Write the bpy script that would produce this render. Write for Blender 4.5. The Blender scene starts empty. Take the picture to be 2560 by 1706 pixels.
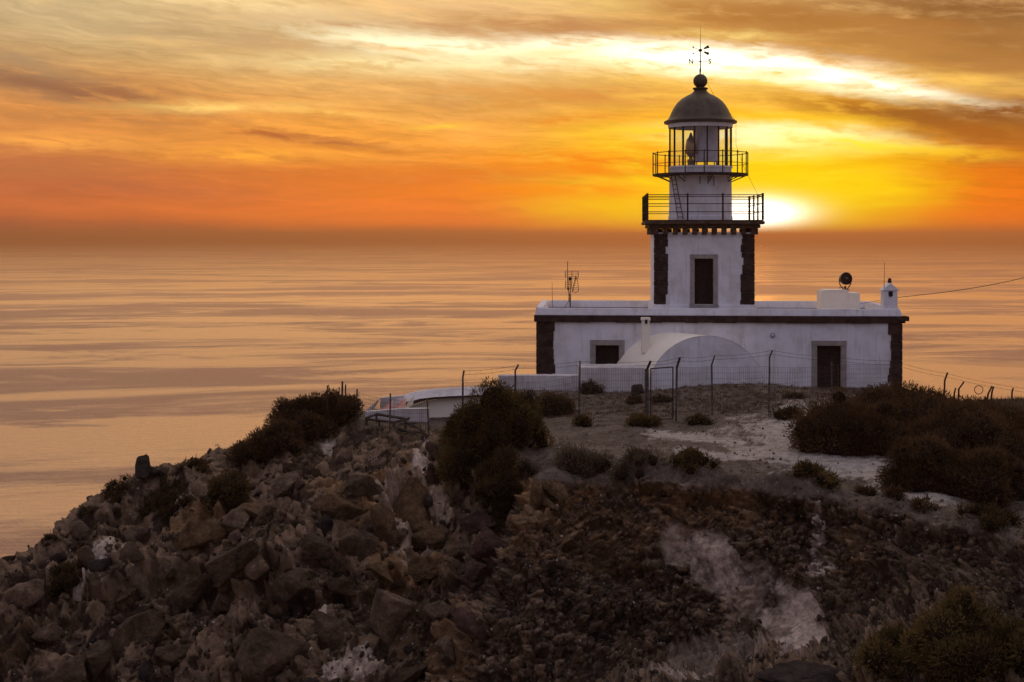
import bpy, bmesh, math, random
import numpy as np
from mathutils import Vector, Matrix, Euler

SC = bpy.context.scene
COL = SC.collection
R = math.radians

# ------------------------------------------------------------------ camera
F, CX, HY, EYE = 3329.0, 1280.0, 590.0, 100.0        # focal length in photo pixels, eye 100 m above the sea
cam = bpy.data.cameras.new('camera')
cam.sensor_width = 36.0
cam.lens = 36.0 * F / 2560.0
cam.shift_y = -(853.0 - HY) / 2560.0
cam.clip_start, cam.clip_end = 0.5, 200000.0
cam_ob = bpy.data.objects.new('camera', cam)
COL.objects.link(cam_ob)
cam_ob.location = (0, 0, EYE)
cam_ob.rotation_euler = (R(90), 0, 0)
SC.camera = cam_ob
SC.view_settings.view_transform = 'Standard'
SC.view_settings.look = 'None'
SC.view_settings.exposure = 0.0
SC.view_settings.gamma = 1.0

def srgb(r, g, b):
    def f(c):
        c = c / 255.0
        return c / 12.92 if c <= 0.04045 else ((c + 0.055) / 1.055) ** 2.4
    return (f(r), f(g), f(b), 1.0)

def P(px, py, Y):
    return Vector(((px - CX) / F * Y, Y, EYE - (py - HY) / F * Y))

# ------------------------------------------------------------------ node expressions
class E:
    """a socket with arithmetic"""
    nt = None
    def __init__(s, sock): s.s = sock
    def __add__(a, b): return M('ADD', a, b)
    def __radd__(a, b): return M('ADD', b, a)
    def __sub__(a, b): return M('SUBTRACT', a, b)
    def __rsub__(a, b): return M('SUBTRACT', b, a)
    def __mul__(a, b): return M('MULTIPLY', a, b)
    def __rmul__(a, b): return M('MULTIPLY', b, a)
    def __truediv__(a, b): return M('DIVIDE', a, b)
def plug(inp, v):
    if isinstance(v, E): E.nt.links.new(v.s, inp)
    else: inp.default_value = v
def M(op, a, b=None, c=None, clamp=False):
    n = E.nt.nodes.new('ShaderNodeMath'); n.operation = op; n.use_clamp = clamp
    plug(n.inputs[0], a)
    if b is not None: plug(n.inputs[1], b)
    if c is not None: plug(n.inputs[2], c)
    return E(n.outputs[0])
def XYZ(x, y, z):
    n = E.nt.nodes.new('ShaderNodeCombineXYZ')
    for i, v in enumerate((x, y, z)): plug(n.inputs[i], v)
    return E(n.outputs[0])
def SEP(v):
    n = E.nt.nodes.new('ShaderNodeSeparateXYZ'); plug(n.inputs[0], v)
    return [E(o) for o in n.outputs]
def NOISE(vec, scale=1.0, detail=4.0, rough=0.55, dist=0.0, color=False):
    n = E.nt.nodes.new('ShaderNodeTexNoise')
    plug(n.inputs['Vector'], vec); plug(n.inputs['Scale'], scale); plug(n.inputs['Detail'], detail)
    plug(n.inputs['Roughness'], rough); plug(n.inputs['Distortion'], dist)
    return E(n.outputs['Color' if color else 'Fac'])
def VORO(vec, scale=1.0, feature='F1', out='Distance', rnd=1.0):
    n = E.nt.nodes.new('ShaderNodeTexVoronoi'); n.feature = feature
    plug(n.inputs['Vector'], vec); plug(n.inputs['Scale'], scale); plug(n.inputs['Randomness'], rnd)
    return E(n.outputs[out])
def STEP(x, a, b, lo=0.0, hi=1.0):
    n = E.nt.nodes.new('ShaderNodeMapRange'); n.interpolation_type = 'SMOOTHSTEP'
    plug(n.inputs[0], x)
    for i, v in enumerate((a, b, lo, hi)): plug(n.inputs[i + 1], v)
    return E(n.outputs[0])
def RAMP(x, stops, mode='LINEAR'):
    n = E.nt.nodes.new('ShaderNodeValToRGB'); plug(n.inputs[0], x)
    cr = n.color_ramp; cr.interpolation = mode
    while len(cr.elements) < len(stops): cr.elements.new(0.5)
    for e, (p, c) in zip(cr.elements, sorted(stops, key=lambda q: q[0])):
        e.position = p; e.color = c if len(c) == 4 else (*c, 1)
    return E(n.outputs[0])
def MIX(f, a, b, mode='MIX'):
    n = E.nt.nodes.new('ShaderNodeMix'); n.data_type = 'RGBA'; n.blend_type = mode; n.clamp_result = False
    n.clamp_factor = True
    plug(n.inputs[0], f); plug(n.inputs[6], a); plug(n.inputs[7], b)
    return E(n.outputs[2])
def SCALE(c, k):
    n = E.nt.nodes.new('ShaderNodeVectorMath'); n.operation = 'SCALE'
    plug(n.inputs[0], c); plug(n.inputs[3], k)
    return E(n.outputs[0])

# ------------------------------------------------------------------ sun and sky
SUN_AZ, SUN_EL = math.atan((1880 - CX) / F), math.atan((HY - 538) / F)
world = bpy.data.worlds.new('World'); SC.world = world; world.use_nodes = True
E.nt = world.node_tree
E.nt.nodes.clear()

def build_sky():
    tc = E.nt.nodes.new('ShaderNodeTexCoord')
    x, y, z = SEP(E(tc.outputs['Generated']))
    az = M('ARCTAN2', x, y) * 57.29578
    el = M('ARCSINE', z) * 57.29578
    # slow warps shared by every cloud
    w1 = NOISE(XYZ(az * 0.10, el * 0.35, 3.1), 1.0, 3, 0.5) - 0.5
    w2 = NOISE(XYZ(az * 0.45, el * 1.6, 8.7), 1.0, 5, 0.6) - 0.5
    azn = az - 10.8
    shear = el + az * el * 0.011                       # streaks fan out of a point low on the right
    ew = shear + w1 * 1.3 + w2 * 0.35
    t = M('MULTIPLY', ew + 1.0, 1 / 13.0, clamp=True)
    def col(rows):                                    # rows: photo height, colour
        return RAMP(t, [(max(0, min(1, ((HY - yy) / 58.1 + 1.0) / 13.0)), srgb(*c)) for yy, c in rows], 'B_SPLINE')
    left = col([(640, (118, 74, 56)), (606, (124, 76, 56)), (582, (150, 84, 56)), (566, (196, 100, 55)), (545, (206, 108, 54)), (500, (196, 106, 60)),
                (450, (186, 108, 62)), (390, (208, 132, 66)), (330, (228, 152, 76)), (270, (190, 146, 92)),
                (200, (198, 172, 124)), (120, (202, 176, 130)), (40, (196, 170, 124)), (-60, (214, 184, 138))])
    mid = col([(640, (140, 80, 52)), (606, (150, 82, 48)), (586, (190, 98, 46)), (568, (242, 120, 42)), (545, (246, 126, 42)), (500, (236, 122, 44)),
               (450, (224, 124, 48)), (390, (242, 156, 56)), (330, (238, 158, 64)), (270, (224, 164, 88)),
               (200, (214, 172, 108)), (120, (208, 168, 112)), (40, (228, 182, 118)), (-60, (236, 196, 140))])
    sun = col([(640, (226, 104, 8)), (610, (244, 116, 0)), (585, (255, 140, 0)), (560, (255, 190, 0)), (500, (255, 218, 0)),
               (440, (255, 216, 0)), (380, (255, 206, 20)), (310, (252, 186, 24)), (260, (246, 178, 40)),
               (200, (250, 196, 80)), (120, (226, 168, 84)), (50, (196, 140, 66)), (-60, (214, 168, 106))])
    right = col([(640, (128, 66, 34)), (610, (160, 76, 28)), (580, (218, 100, 16)), (545, (236, 112, 10)), (480, (240, 118, 10)),
                 (420, (226, 114, 14)), (350, (196, 110, 24)), (300, (176, 104, 32)), (250, (186, 122, 52)),
                 (200, (222, 162, 78)), (130, (196, 144, 74)), (50, (164, 114, 58)), (-60, (190, 150, 98))])
    ax = az + w2 * 3.0
    c = MIX(STEP(ax, -21.0, -4.0), left, mid)
    c = MIX(STEP(ax, -3.0, 8.5), c, sun)
    c = MIX(STEP(ax, 12.8, 20.0), c, right)
    # streaky high cloud: fine combed structure, two strengths
    s1 = NOISE(XYZ(az * 0.16 + w1 * 1.2, ew * 1.25, 0.0), 1.0, 6, 0.58, 0.25)
    s2 = NOISE(XYZ(az * 0.30, ew * 3.2, 5.0), 1.0, 5, 0.62, 0.3)
    s3 = NOISE(XYZ(az * 0.75 + w2 * 1.5, ew * 8.5, 15.0), 1.0, 4, 0.6, 0.2)
    hgt = STEP(el, 0.6, 3.0)
    dark = STEP(s1, 0.50, 0.72) * hgt
    c = MIX(dark * 0.46, c, SCALE(MIX(0.5, c, srgb(150, 96, 60)), 0.86))
    lite = STEP(s1, 0.47, 0.28) * STEP(el, 0.8, 3.5)
    c = MIX(lite * 0.50, c, MIX(0.35, SCALE(c, 1.28), srgb(255, 190, 96)))
    c = SCALE(c, 1.0 + (s2 - 0.5) * (0.72 * STEP(el, 0.0, 2.2, 0.25, 1.0)))
    c = SCALE(c, 1.0 + (s3 - 0.5) * (0.42 * STEP(el, 0.6, 3.0)))
    # single clouds of the evening: centre, half length, half width (photo pixels), slope, colour, weight
    fx = az + w2 * 0.9
    fe = el + w1 * 0.5 + w2 * 0.50 + (s3 - 0.5) * 0.30
    br = STEP(NOISE(XYZ(az * 0.5, el * 2.2 + az * 0.2, 21.0), 1.0, 4, 0.62, 0.3), 0.62, 0.30, 0.0, 0.55)
    fv = XYZ(fx, fe, br)
    def puff(c, px, py, hl, hw, slope, rgb, wgt, gain=1.0):
        a0 = math.degrees(math.atan((px - CX) / F)); e0 = math.degrees(math.atan((HY - py) / F * math.cos(R(a0))))
        mp = E.nt.nodes.new('ShaderNodeMapping'); mp.vector_type = 'TEXTURE'
        plug(mp.inputs[0], fv)
        mp.inputs[1].default_value = (a0, e0, 0)
        mp.inputs[2].default_value = (0, 0, R(-slope))
        mp.inputs[3].default_value = (hl * 2.45 / 58.1, hw * 2.45 / 58.1, 1.0)
        g = E.nt.nodes.new('ShaderNodeTexGradient'); g.gradient_type = 'QUADRATIC_SPHERE'
        plug(g.inputs[0], E(mp.outputs[0]))
        cc = srgb(*rgb)
        return MIX(M('MULTIPLY', E(g.outputs['Fac']), wgt * 1.45, clamp=True), c, tuple(q * gain for q in cc[:3]) + (1,))
    B, W, G, D = (150, 100, 66), (255, 244, 196), (255, 214, 120), (140, 92, 46)
    for a in [
        # left: slate brown bank and combs
        (110, 212, 300, 34, 6, (160, 114, 78), .75), (2320, 34, 320, 34, 8, (152, 104, 54), .85), (2500, 130, 200, 26, 6, (150, 102, 52), .75), (1950, 40, 240, 22, 8, (164, 110, 54), .7),
        (60, 200, 190, 26, 8, (150, 112, 78), .75), (170, 226, 220, 15, 9, (146, 98, 66), .95), (330, 245, 150, 9, 10, (160, 104, 66), .7),
        (40, 150, 120, 30, 12, (166, 134, 98), .6), (560, 90, 330, 26, 4, (184, 152, 112), .55), (250, 300, 260, 12, 3, (176, 116, 66), .6),
        (120, 352, 190, 18, 0, (255, 172, 76), .75), (560, 268, 190, 10, -1, (255, 206, 112), .8), (840, 285, 160, 7, 4, (255, 196, 96), .6),
        (690, 338, 150, 9, 7, (184, 104, 50), .9), (820, 352, 140, 9, 4, (176, 104, 56), .8), (930, 375, 120, 7, 4, (200, 116, 44), .7),
        (640, 390, 180, 20, 0, (255, 172, 60), .8), (150, 425, 330, 26, 1, (186, 110, 62), .7), (240, 470, 320, 20, 1, (180, 100, 62), .65),
        (900, 450, 330, 30, 1, (216, 114, 44), .7), (1180, 430, 240, 14, 1, (222, 118, 34), .6), (1110, 316, 60, 7, 0, (255, 206, 70), .8),
        # top middle: pale fans
        (640, 14, 300, 26, 5, (255, 222, 160), .75), (1150, 20, 200, 20, 4, (246, 206, 146), .55), (1000, 100, 330, 22, -3, (196, 152, 104), .75),
        (1010, 96, 180, 32, 6, (255, 244, 196), 1.0, 1.1), (1130, 122, 260, 22, 7, (255, 250, 206), 1.0, 1.1), (1010, 122, 120, 6, 5, (236, 180, 104), .8),
        (940, 162, 260, 20, 0, (255, 230, 164), .70), (1180, 158, 200, 18, 2, (255, 236, 176), .7), (1220, 88, 130, 12, 9, (206, 146, 84), .85),
        (1230, 82, 40, 5, 12, (255, 244, 190), .8), (1300, 262, 190, 14, -4, (216, 146, 64), .75), (1420, 300, 200, 14, -3, (226, 140, 44), .7),
        (1480, 240, 240, 24, 3, (206, 136, 62), .75), (1160, 200, 220, 14, 2, (246, 206, 138), .6),
        (1130, 66, 260, 16, 5, (196, 146, 96), .8), (1340, 62, 230, 16, 8, (186, 132, 80), .8), (860, 60, 260, 18, 3, (198, 156, 110), .7), (1640, 84, 160, 12, 8, (206, 148, 82), .7), (2250, 150, 260, 12, 9, (186, 128, 62), .7), (2360, 60, 200, 18, 8, (168, 112, 54), .8), (1340, 230, 260, 16, 2, (220, 150, 70), .6), (1500, 400, 240, 18, 2, (240, 128, 16), .7), (1250, 480, 320, 22, 1, (248, 132, 18), .6),
        # upper right
        (1420, 66, 190, 24, 8, (190, 136, 84), .85), (1330, 98, 90, 9, 4, (200, 146, 92), .7), (1550, 12, 180, 18, 4, (255, 220, 130), .7),
        (1800, 36, 260, 26, 7, (180, 122, 60), .9), (2060, 60, 260, 26, 9, (168, 112, 52), .85), (2440, 16, 220, 30, 9, (138, 92, 48), .95),
        (2300, 108, 300, 26, 8, (182, 126, 62), .8), (2480, 100, 120, 22, 6, (156, 106, 54), .8), (2520, 165, 130, 16, -4, (176, 120, 60), .7), (1790, 88, 130, 8, 3, (255, 222, 130), .7),
        (1560, 140, 200, 22, 2, (255, 236, 170), .9, 1.1), (1480, 122, 190, 18, 3, (255, 250, 216), 1.0, 1.2), (1440, 132, 90, 9, -4, (244, 200, 110), .6),
        (1800, 168, 240, 30, 5, (255, 226, 130), .9, 1.0), (1800, 152, 230, 26, 5, (255, 250, 226), 1.0, 1.7), (2030, 180, 220, 20, 11, (255, 250, 226), 1.0, 1.6), (2270, 226, 190, 13, 12.5, (255, 248, 214), 1.0, 1.4),
        (2410, 250, 90, 6, 10, (255, 244, 200), .9, 1.1), (2060, 218, 230, 8, 10, (255, 244, 190), .95, 1.1), (2250, 256, 120, 8, 13, (255, 240, 180), .8),
        (1950, 178, 70, 11, 2, (250, 196, 70), .85), (1900, 205, 120, 6, 6, (255, 214, 90), .7), (2420, 205, 160, 16, 8, (250, 196, 92), .7),
        (2130, 262, 150, 20, 6, (208, 138, 34), .9), (2300, 296, 240, 26, 8, (158, 98, 32), .98), (2500, 280, 170, 36, 4, (140, 86, 36), .95), (2520, 340, 150, 22, 8, (166, 94, 26), .85),
        (1990, 300, 150, 14, 5, (255, 206, 40), .8), (1950, 345, 200, 22, 3, (255, 250, 190), 1.0, 1.4), (1850, 336, 70, 16, 2, (255, 250, 210), .9, 1.2), (2150, 366, 190, 15, 6, (255, 232, 70), .95), (2330, 382, 120, 8, 3, (255, 206, 50), .8),
        (1920, 390, 150, 12, 2, (255, 240, 120), .8), (1640, 330, 150, 16, 1, (255, 206, 40), .8), (1600, 372, 130, 10, 2, (246, 160, 24), .7), (1460, 420, 220, 22, 2, (244, 136, 16), .75), (1560, 525, 170, 26, 2, (255, 196, 0), .85), (1470, 475, 170, 14, 2, (255, 150, 10), .7),
        (2250, 405, 190, 14, -4, (236, 150, 10), .7), (2440, 440, 180, 22, 2, (226, 112, 10), .7), (2100, 470, 180, 60, 0, (255, 214, 0), .75), (2440, 545, 170, 16, 1, (255, 122, 10), .6),
    ]:
        c = puff(c, *a)
    c = SCALE(c, 1.15)
    # glare round the sun
    a0, e0 = math.degrees(SUN_AZ), math.degrees(SUN_EL)
    gx, gy = (az - a0), (el - e0)
    d2 = gx * gx + gy * gy * 1.6
    c = MIX(M('POWER', 2.718, d2 * -0.10) * 0.80, c, (1.1, 0.78, 0.0, 1))
    gx2 = (az - a0 + 0.05)
    core = M('POWER', 2.718, (gx2 * gx2 * 0.30 + (gy - 0.02) * (gy - 0.02) * 3.2) * -1.0)
    c = MIX(M('MULTIPLY', core, 1.7, clamp=True), c, (3.0, 2.8, 2.2, 1))
    # rest of the dome: paler veil above the frame, lilac blue overhead and behind
    azs = M('ABSOLUTE', M('WRAP', azn, 180.0, -180.0))
    up = MIX(STEP(el, 9.0, 18.0), c, MIX(STEP(azs, 14.0, 60.0), MIX(STEP(az, -14.0, 16.0), (1.22, 0.90, 0.54, 1), (1.28, 0.76, 0.36, 1)), (0.98, 0.74, 0.50, 1)))
    up = MIX(STEP(el, 22.0, 48.0), up, (0.66, 0.59, 0.58, 1))
    up = MIX(STEP(azs, 26.0, 95.0), up, RAMP(M('MULTIPLY', el, 1 / 90.0, clamp=True),
             [(0.0, BACK0), (0.25, BACK1), (0.6, BACK2), (1.0, (0.66, 0.59, 0.60, 1))]))
    low = MIX(STEP(el, -1.5, -0.2), (0.05, 0.035, 0.03, 1), up)
    bg = E.nt.nodes.new('ShaderNodeBackground'); plug(bg.inputs[0], low); bg.inputs[1].default_value = 1.0
    out = E.nt.nodes.new('ShaderNodeOutputWorld'); E.nt.links.new(bg.outputs[0], out.inputs[0])
BACK0, BACK1, BACK2 = (0.20, 0.17, 0.20, 1), (0.33, 0.30, 0.38, 1), (0.50, 0.47, 0.60, 1)
build_sky()

sun = bpy.data.lights.new('sun', 'SUN')
sun.energy, sun.angle, sun.color = 0.15, R(2.0), (1.0, 0.44, 0.10)
sun_ob = bpy.data.objects.new('sun', sun); COL.objects.link(sun_ob)
sun_dir = Vector((math.sin(SUN_AZ) * math.cos(SUN_EL), math.cos(SUN_AZ) * math.cos(SUN_EL), math.sin(SUN_EL)))
sun_ob.rotation_euler = sun_dir.to_track_quat('Z', 'Y').to_euler()
sun_ob.location = (40, 200, 140)
# ------------------------------------------------------------------ helpers for objects
def link(o, parent=None):
    COL.objects.link(o)
    if parent is not None: o.parent = parent
    return o
def props(o, label=None, cat=None, group=None, kind=None):
    for k, v in (('label', label), ('category', cat), ('group', group), ('kind', kind)):
        if v: o[k] = v
    return o
def np_mesh(name, verts, faces=None, loops=None, starts=None, totals=None):
    me = bpy.data.meshes.new(name)
    verts = np.asarray(verts, dtype=np.float32)
    me.vertices.add(len(verts)); me.vertices.foreach_set('co', verts.ravel())
    if faces is not None:
        faces = np.asarray(faces, dtype=np.int32)
        k = faces.shape[1]
        loops = faces.ravel(); starts = np.arange(0, len(loops), k, dtype=np.int32)
    me.loops.add(len(loops)); me.loops.foreach_set('vertex_index', np.asarray(loops, dtype=np.int32))
    me.polygons.add(len(starts)); me.polygons.foreach_set('loop_start', starts)
    me.update(calc_edges=True)
    return me
def shade(me, smooth=True):
    me.polygons.foreach_set('use_smooth', np.full(len(me.polygons), smooth))
def mat(name, build):
    m = bpy.data.materials.new(name); m.use_nodes = True
    E.nt = m.node_tree; E.nt.nodes.clear()
    out = E.nt.nodes.new('ShaderNodeOutputMaterial')
    E.nt.links.new(build().s, out.inputs['Surface'])
    return m
def PRIN(color, rough=0.8, metal=0.0, normal=None, **kw):
    n = E.nt.nodes.new('ShaderNodeBsdfPrincipled')
    plug(n.inputs['Base Color'], color); plug(n.inputs['Roughness'], rough); plug(n.inputs['Metallic'], metal)
    if normal is not None: plug(n.inputs['Normal'], normal)
    for k, v in kw.items(): plug(n.inputs[k.replace('_', ' ')], v)
    return E(n.outputs[0])
def BUMP(h, strength=0.5, dist=0.05):
    n = E.nt.nodes.new('ShaderNodeBump'); plug(n.inputs['Height'], h)
    plug(n.inputs['Strength'], strength); plug(n.inputs['Distance'], dist)
    return E(n.outputs[0])
def POS():
    return E(E.nt.nodes.new('ShaderNodeNewGeometry').outputs['Position'])
def OBJC():
    return E(E.nt.nodes.new('ShaderNodeTexCoord').outputs['Object'])
def ATTR(name):
    n = E.nt.nodes.new('ShaderNodeAttribute'); n.attribute_name = name
    return E(n.outputs['Fac'])
def SHMIX(f, a, b):
    n = E.nt.nodes.new('ShaderNodeMixShader'); plug(n.inputs[0], f)
    E.nt.links.new(a.s, n.inputs[1]); E.nt.links.new(b.s, n.inputs[2])
    return E(n.outputs[0])

# ------------------------------------------------------------------ sea
def sea_mat():
    p = POS(); x, y, z = SEP(p)
    # wind lanes: long slicks lying across the view, warped
    wv = NOISE(XYZ(x * 0.0012, y * 0.0012, 0.0), 1.0, 3, 0.5)
    lane = NOISE(XYZ(x * 0.0030 + wv * 1.0, y * 0.0085 - x * 0.0011 + wv * 1.4, 4.0), 1.0, 9, 0.72, 0.8)
    lane2 = NOISE(XYZ(x * 0.0007, y * 0.0024 - x * .00025 + wv, 9.0), 1.0, 8, 0.68, 0.6)
    slick = STEP(lane * 0.55 + lane2 * 0.45, 0.46, 0.54)
    dist = M('SQRT', x * x + y * y)
    near = STEP(dist, 2600.0, 300.0)
    rip = NOISE(XYZ(x * 0.10, y * 0.26, 1.0), 1.0, 5, 0.65, 0.4)
    rip2 = NOISE(XYZ(x * 0.5, y * 1.1, 2.0), 1.0, 3, 0.6)
    nrm = BUMP(rip + rip2 * 0.35, (0.28 + near * 1.0) * (1.25 - slick * 0.6), 3.0)
    g = E.nt.nodes.new('ShaderNodeBsdfGlossy'); plug(g.inputs['Color'], MIX(slick, SEA_DARK, SEA_LITE))
    plug(g.inputs['Roughness'], 0.42 - slick * 0.14); plug(g.inputs['Normal'], nrm)
    d = E.nt.nodes.new('ShaderNodeBsdfDiffuse'); plug(d.inputs['Color'], (0.050, 0.036, 0.034, 1))
    fr = E.nt.nodes.new('ShaderNodeFresnel'); fr.inputs['IOR'].default_value = 1.33; plug(fr.inputs['Normal'], nrm)
    return SHMIX(M('ADD', E(fr.outputs[0]) * 1.10, 0.48, clamp=True), E(d.outputs[0]), E(g.outputs[0]))
SEA_DARK, SEA_LITE = (0.66, 0.48, 0.37, 1), (1.0, 0.77, 0.53, 1)
sea = bpy.data.objects.new('sea', np_mesh('sea', [(-60000, -500, 0), (60000, -500, 0), (60000, 70000, 0), (-60000, 70000, 0)], [(0, 1, 2, 3)]))
sea.data.materials.append(mat('sea_water', sea_mat)); props(link(sea), kind='structure')
# ------------------------------------------------------------------ noise in numpy
def _h(ix, iy, iz, seed):
    h = (ix.astype(np.uint32) * np.uint32(374761393) + iy.astype(np.uint32) * np.uint32(668265263)
         + iz.astype(np.uint32) * np.uint32(2147483647 & 1274126177) + np.uint32(seed * 9781 + 13))
    h = (h ^ (h >> np.uint32(13))) * np.uint32(1274126177)
    h = (h ^ (h >> np.uint32(16))) * np.uint32(2246822519)
    return h ^ (h >> np.uint32(15))
def _u(h): return (h & np.uint32(0xFFFFFF)).astype(np.float32) / np.float32(16777216.0)
def vnoise(x, y, z, seed=0):
    fx, fy, fz = np.floor(x), np.floor(y), np.floor(z)
    ix, iy, iz = fx.astype(np.int32), fy.astype(np.int32), fz.astype(np.int32)
    u, v, w = (x - fx).astype(np.float32), (y - fy).astype(np.float32), (z - fz).astype(np.float32)
    u, v, w = u * u * (3 - 2 * u), v * v * (3 - 2 * v), w * w * (3 - 2 * w)
    def c(a, b, d): return _u(_h(ix + a, iy + b, iz + d, seed))
    a = c(0, 0, 0) * (1 - u) + c(1, 0, 0) * u; b = c(0, 1, 0) * (1 - u) + c(1, 1, 0) * u
    d = c(0, 0, 1) * (1 - u) + c(1, 0, 1) * u; e = c(0, 1, 1) * (1 - u) + c(1, 1, 1) * u
    return (a * (1 - v) + b * v) * (1 - w) + (d * (1 - v) + e * v) * w - 0.5
def fbm(x, y, z, seed=0, octv=4, gain=0.5):
    s, a = 0, 1.0
    for i in range(octv):
        s = s + a * vnoise(x, y, z, seed + i * 7); a *= gain
        x, y, z = x * 2.03 + 11.3, y * 2.03 + 5.7, z * 2.03 + 3.1
    return s
def blocks(x, y, z, seed=0, tilt=0.36):
    """angular blocks: (height, crack distance, cell id) from jittered cells, every block a tilted facet"""
    fx, fy, fz = np.floor(x - 0.5), np.floor(y - 0.5), np.floor(z - 0.5)
    d1 = np.full(x.shape, 9.0, np.float32); d2 = d1.copy(); hh = np.zeros_like(d1); idd = np.zeros_like(d1)
    for a in (0, 1):
        for b in (0, 1):
            for c in (0, 1):
                ix, iy, iz = (fx + a).astype(np.int32), (fy + b).astype(np.int32), (fz + c).astype(np.int32)
                r = _h(ix, iy, iz, seed)
                jx, jy, jz = _u(r), _u(r * np.uint32(747796405) + np.uint32(1)), _u(r * np.uint32(2891336453) + np.uint32(7))
                px, py, pz = x - (ix + 0.5 + (jx - .5) * .8), y - (iy + 0.5 + (jy - .5) * .8), z - (iz + 0.5 + (jz - .5) * .8)
                d = np.sqrt(px * px + py * py + pz * pz).astype(np.float32)
                k = _u(r * np.uint32(277803737) + np.uint32(3))
                h = (k + tilt * ((jy - .5) * px + (jz - .5) * pz + (jx - .5) * py) * 2).astype(np.float32)
                m = d < d1
                d2 = np.where(m, d1, np.minimum(d2, d)); hh = np.where(m, h, hh); idd = np.where(m, k, idd); d1 = np.where(m, d, d1)
    return hh, d2 - d1, idd
def sstep(x, a, b):
    t = np.clip((x - a) / (b - a), 0, 1); return t * t * (3 - 2 * t)

# ------------------------------------------------------------------ lie of the land: (photo column, photo row, distance) and (column, distance, height)
LAND = [
 # plateau round the house
 (1350, 975, 68), (1600, 975, 68), (1840, 960, 62.5), (1980, 966, 66), (2100, 968, 67), (2280, 975, 68), (1400, 985, 63), (1700, 972, 62.5),
 (1450, 1052, 52.5), (1690, 1046, 53), (1770, 1033, 54), (1925, 1020, 54.5), (2080, 1012, 54), (1600, 1049, 53),
 (2000, 1100, 47), (2150, 1140, 43.6), (2270, 1200, 39.8), (2330, 1240, 37.6), (1850, 1085, 48.2), (1600, 1110, 46.5), (1700, 1160, 42.6), (1500, 1120, 45.5),
 (1900, 1160, 42.4), (2200, 1080, 48.5), (2300, 1150, 43),
 # lip of the cliff
 (1345, 1200, 40.0), (1450, 1198, 40.2), (1600, 1204, 39.6), (1750, 1212, 39.1), (1880, 1222, 38.4), (2000, 1240, 37.5), (2200, 1272, 36), (2400, 1312, 34.2), (2560, 1352, 32.6), (2760, 1390, 31.2),
 (1370, 1182, 41.3), (1450, 1180, 41.4), (1600, 1182, 41.2), (1750, 1190, 40.7), (1880, 1200, 40.0), (2000, 1216, 39.1), (2200, 1245, 37.6), (2400, 1283, 35.7), (2560, 1322, 34.0), (1600, 1150, 43.4), (1800, 1160, 42.6),
 # right face
 (1320, 1330, 39.4), (1600, 1330, 39.2), (1800, 1330, 38.6), (2000, 1340, 37.4), (2200, 1350, 35.7), (2400, 1400, 33.6), (2560, 1440, 31.9),
 (1270, 1450, 38.6), (1500, 1450, 38.7), (1750, 1450, 38.2), (2000, 1450, 36.9), (2200, 1460, 35.0), (2400, 1480, 32.6),
 (1230, 1580, 38.0), (1500, 1580, 37.9), (1750, 1580, 37.5), (2000, 1560, 35.8), (2150, 1560, 34.0),
 (1190, 1706, 37.0), (1500, 1706, 36.4), (1700, 1672, 35.8), (1800, 1706, 33.6), (2000, 1700, 32.0), (2300, 1640, 30.2), (2560, 1590, 29.6), (2300, 1706, 29.0), (2560, 1706, 27.6),
 # gully
 (1275, 1250, 42.8), (1235, 1330, 42.2), (1215, 1250, 44.4), (1190, 1400, 41.5), (1130, 1550, 40.0), (1060, 1706, 38.8), (1080, 1460, 41.0), (1310, 1290, 39.0), (1290, 1350, 38.6), (1255, 1420, 38.2), (1215, 1500, 37.9), (1200, 1165, 46), (1290, 1110, 47.3), (1260, 1180, 44.8),
 # left rubble
 (1068, 1088, 50), (976, 1078, 50), (893, 1058, 51), (950, 1110, 49), (1100, 1130, 48), (1120, 1250, 44.0), (1000, 1200, 46.0), (1000, 1330, 42.8), (900, 1160, 47.4), (800, 1250, 45), (900, 1300, 43.6), (700, 1350, 43), (900, 1420, 41.4), (700, 1450, 41.6), (600, 1500, 41.2),
 (500, 1706, 39), (700, 1706, 38.6), (900, 1706, 38.4), (850, 1560, 40), (250, 1500, 42.2), (100, 1706, 39.6), (0, 1600, 41), (300, 1706, 39.4), (400, 1560, 41),
 (700, 1200, 46.4), (600, 1250, 45.6), (450, 1250, 46), (350, 1300, 45), (300, 1400, 43.5), (150, 1400, 43.8), (500, 1370, 43.4), (0, 1500, 42.6),
 # skyline on the left
 (0, 1440, 44.2), (70, 1385, 44.8), (150, 1312, 45.5), (250, 1238, 46.6), (350, 1192, 47.6), (450, 1166, 48), (580, 1134, 48.6), (700, 1085, 50), (800, 1050, 51.2), (880, 1034, 52),
 (-200, 1590, 43.2), (-450, 1760, 42), (-200, 1760, 40.4),
 # right mound
 (2350, 1050, 52), (2500, 1040, 54), (2300, 1010, 60), (2450, 1008, 60), (2600, 1008, 60), (2800, 1010, 60), (2250, 1000, 64), (2450, 1020, 64), (2350, 1015, 65), (950, 1064, 54), (1050, 1078, 54), (1150, 1070, 55), (1250, 1040, 58), (1000, 1050, 58), (2700, 1200, 42), (2450, 1130, 45), (2560, 1240, 38.5), (2480, 1290, 36.5),
]
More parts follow.
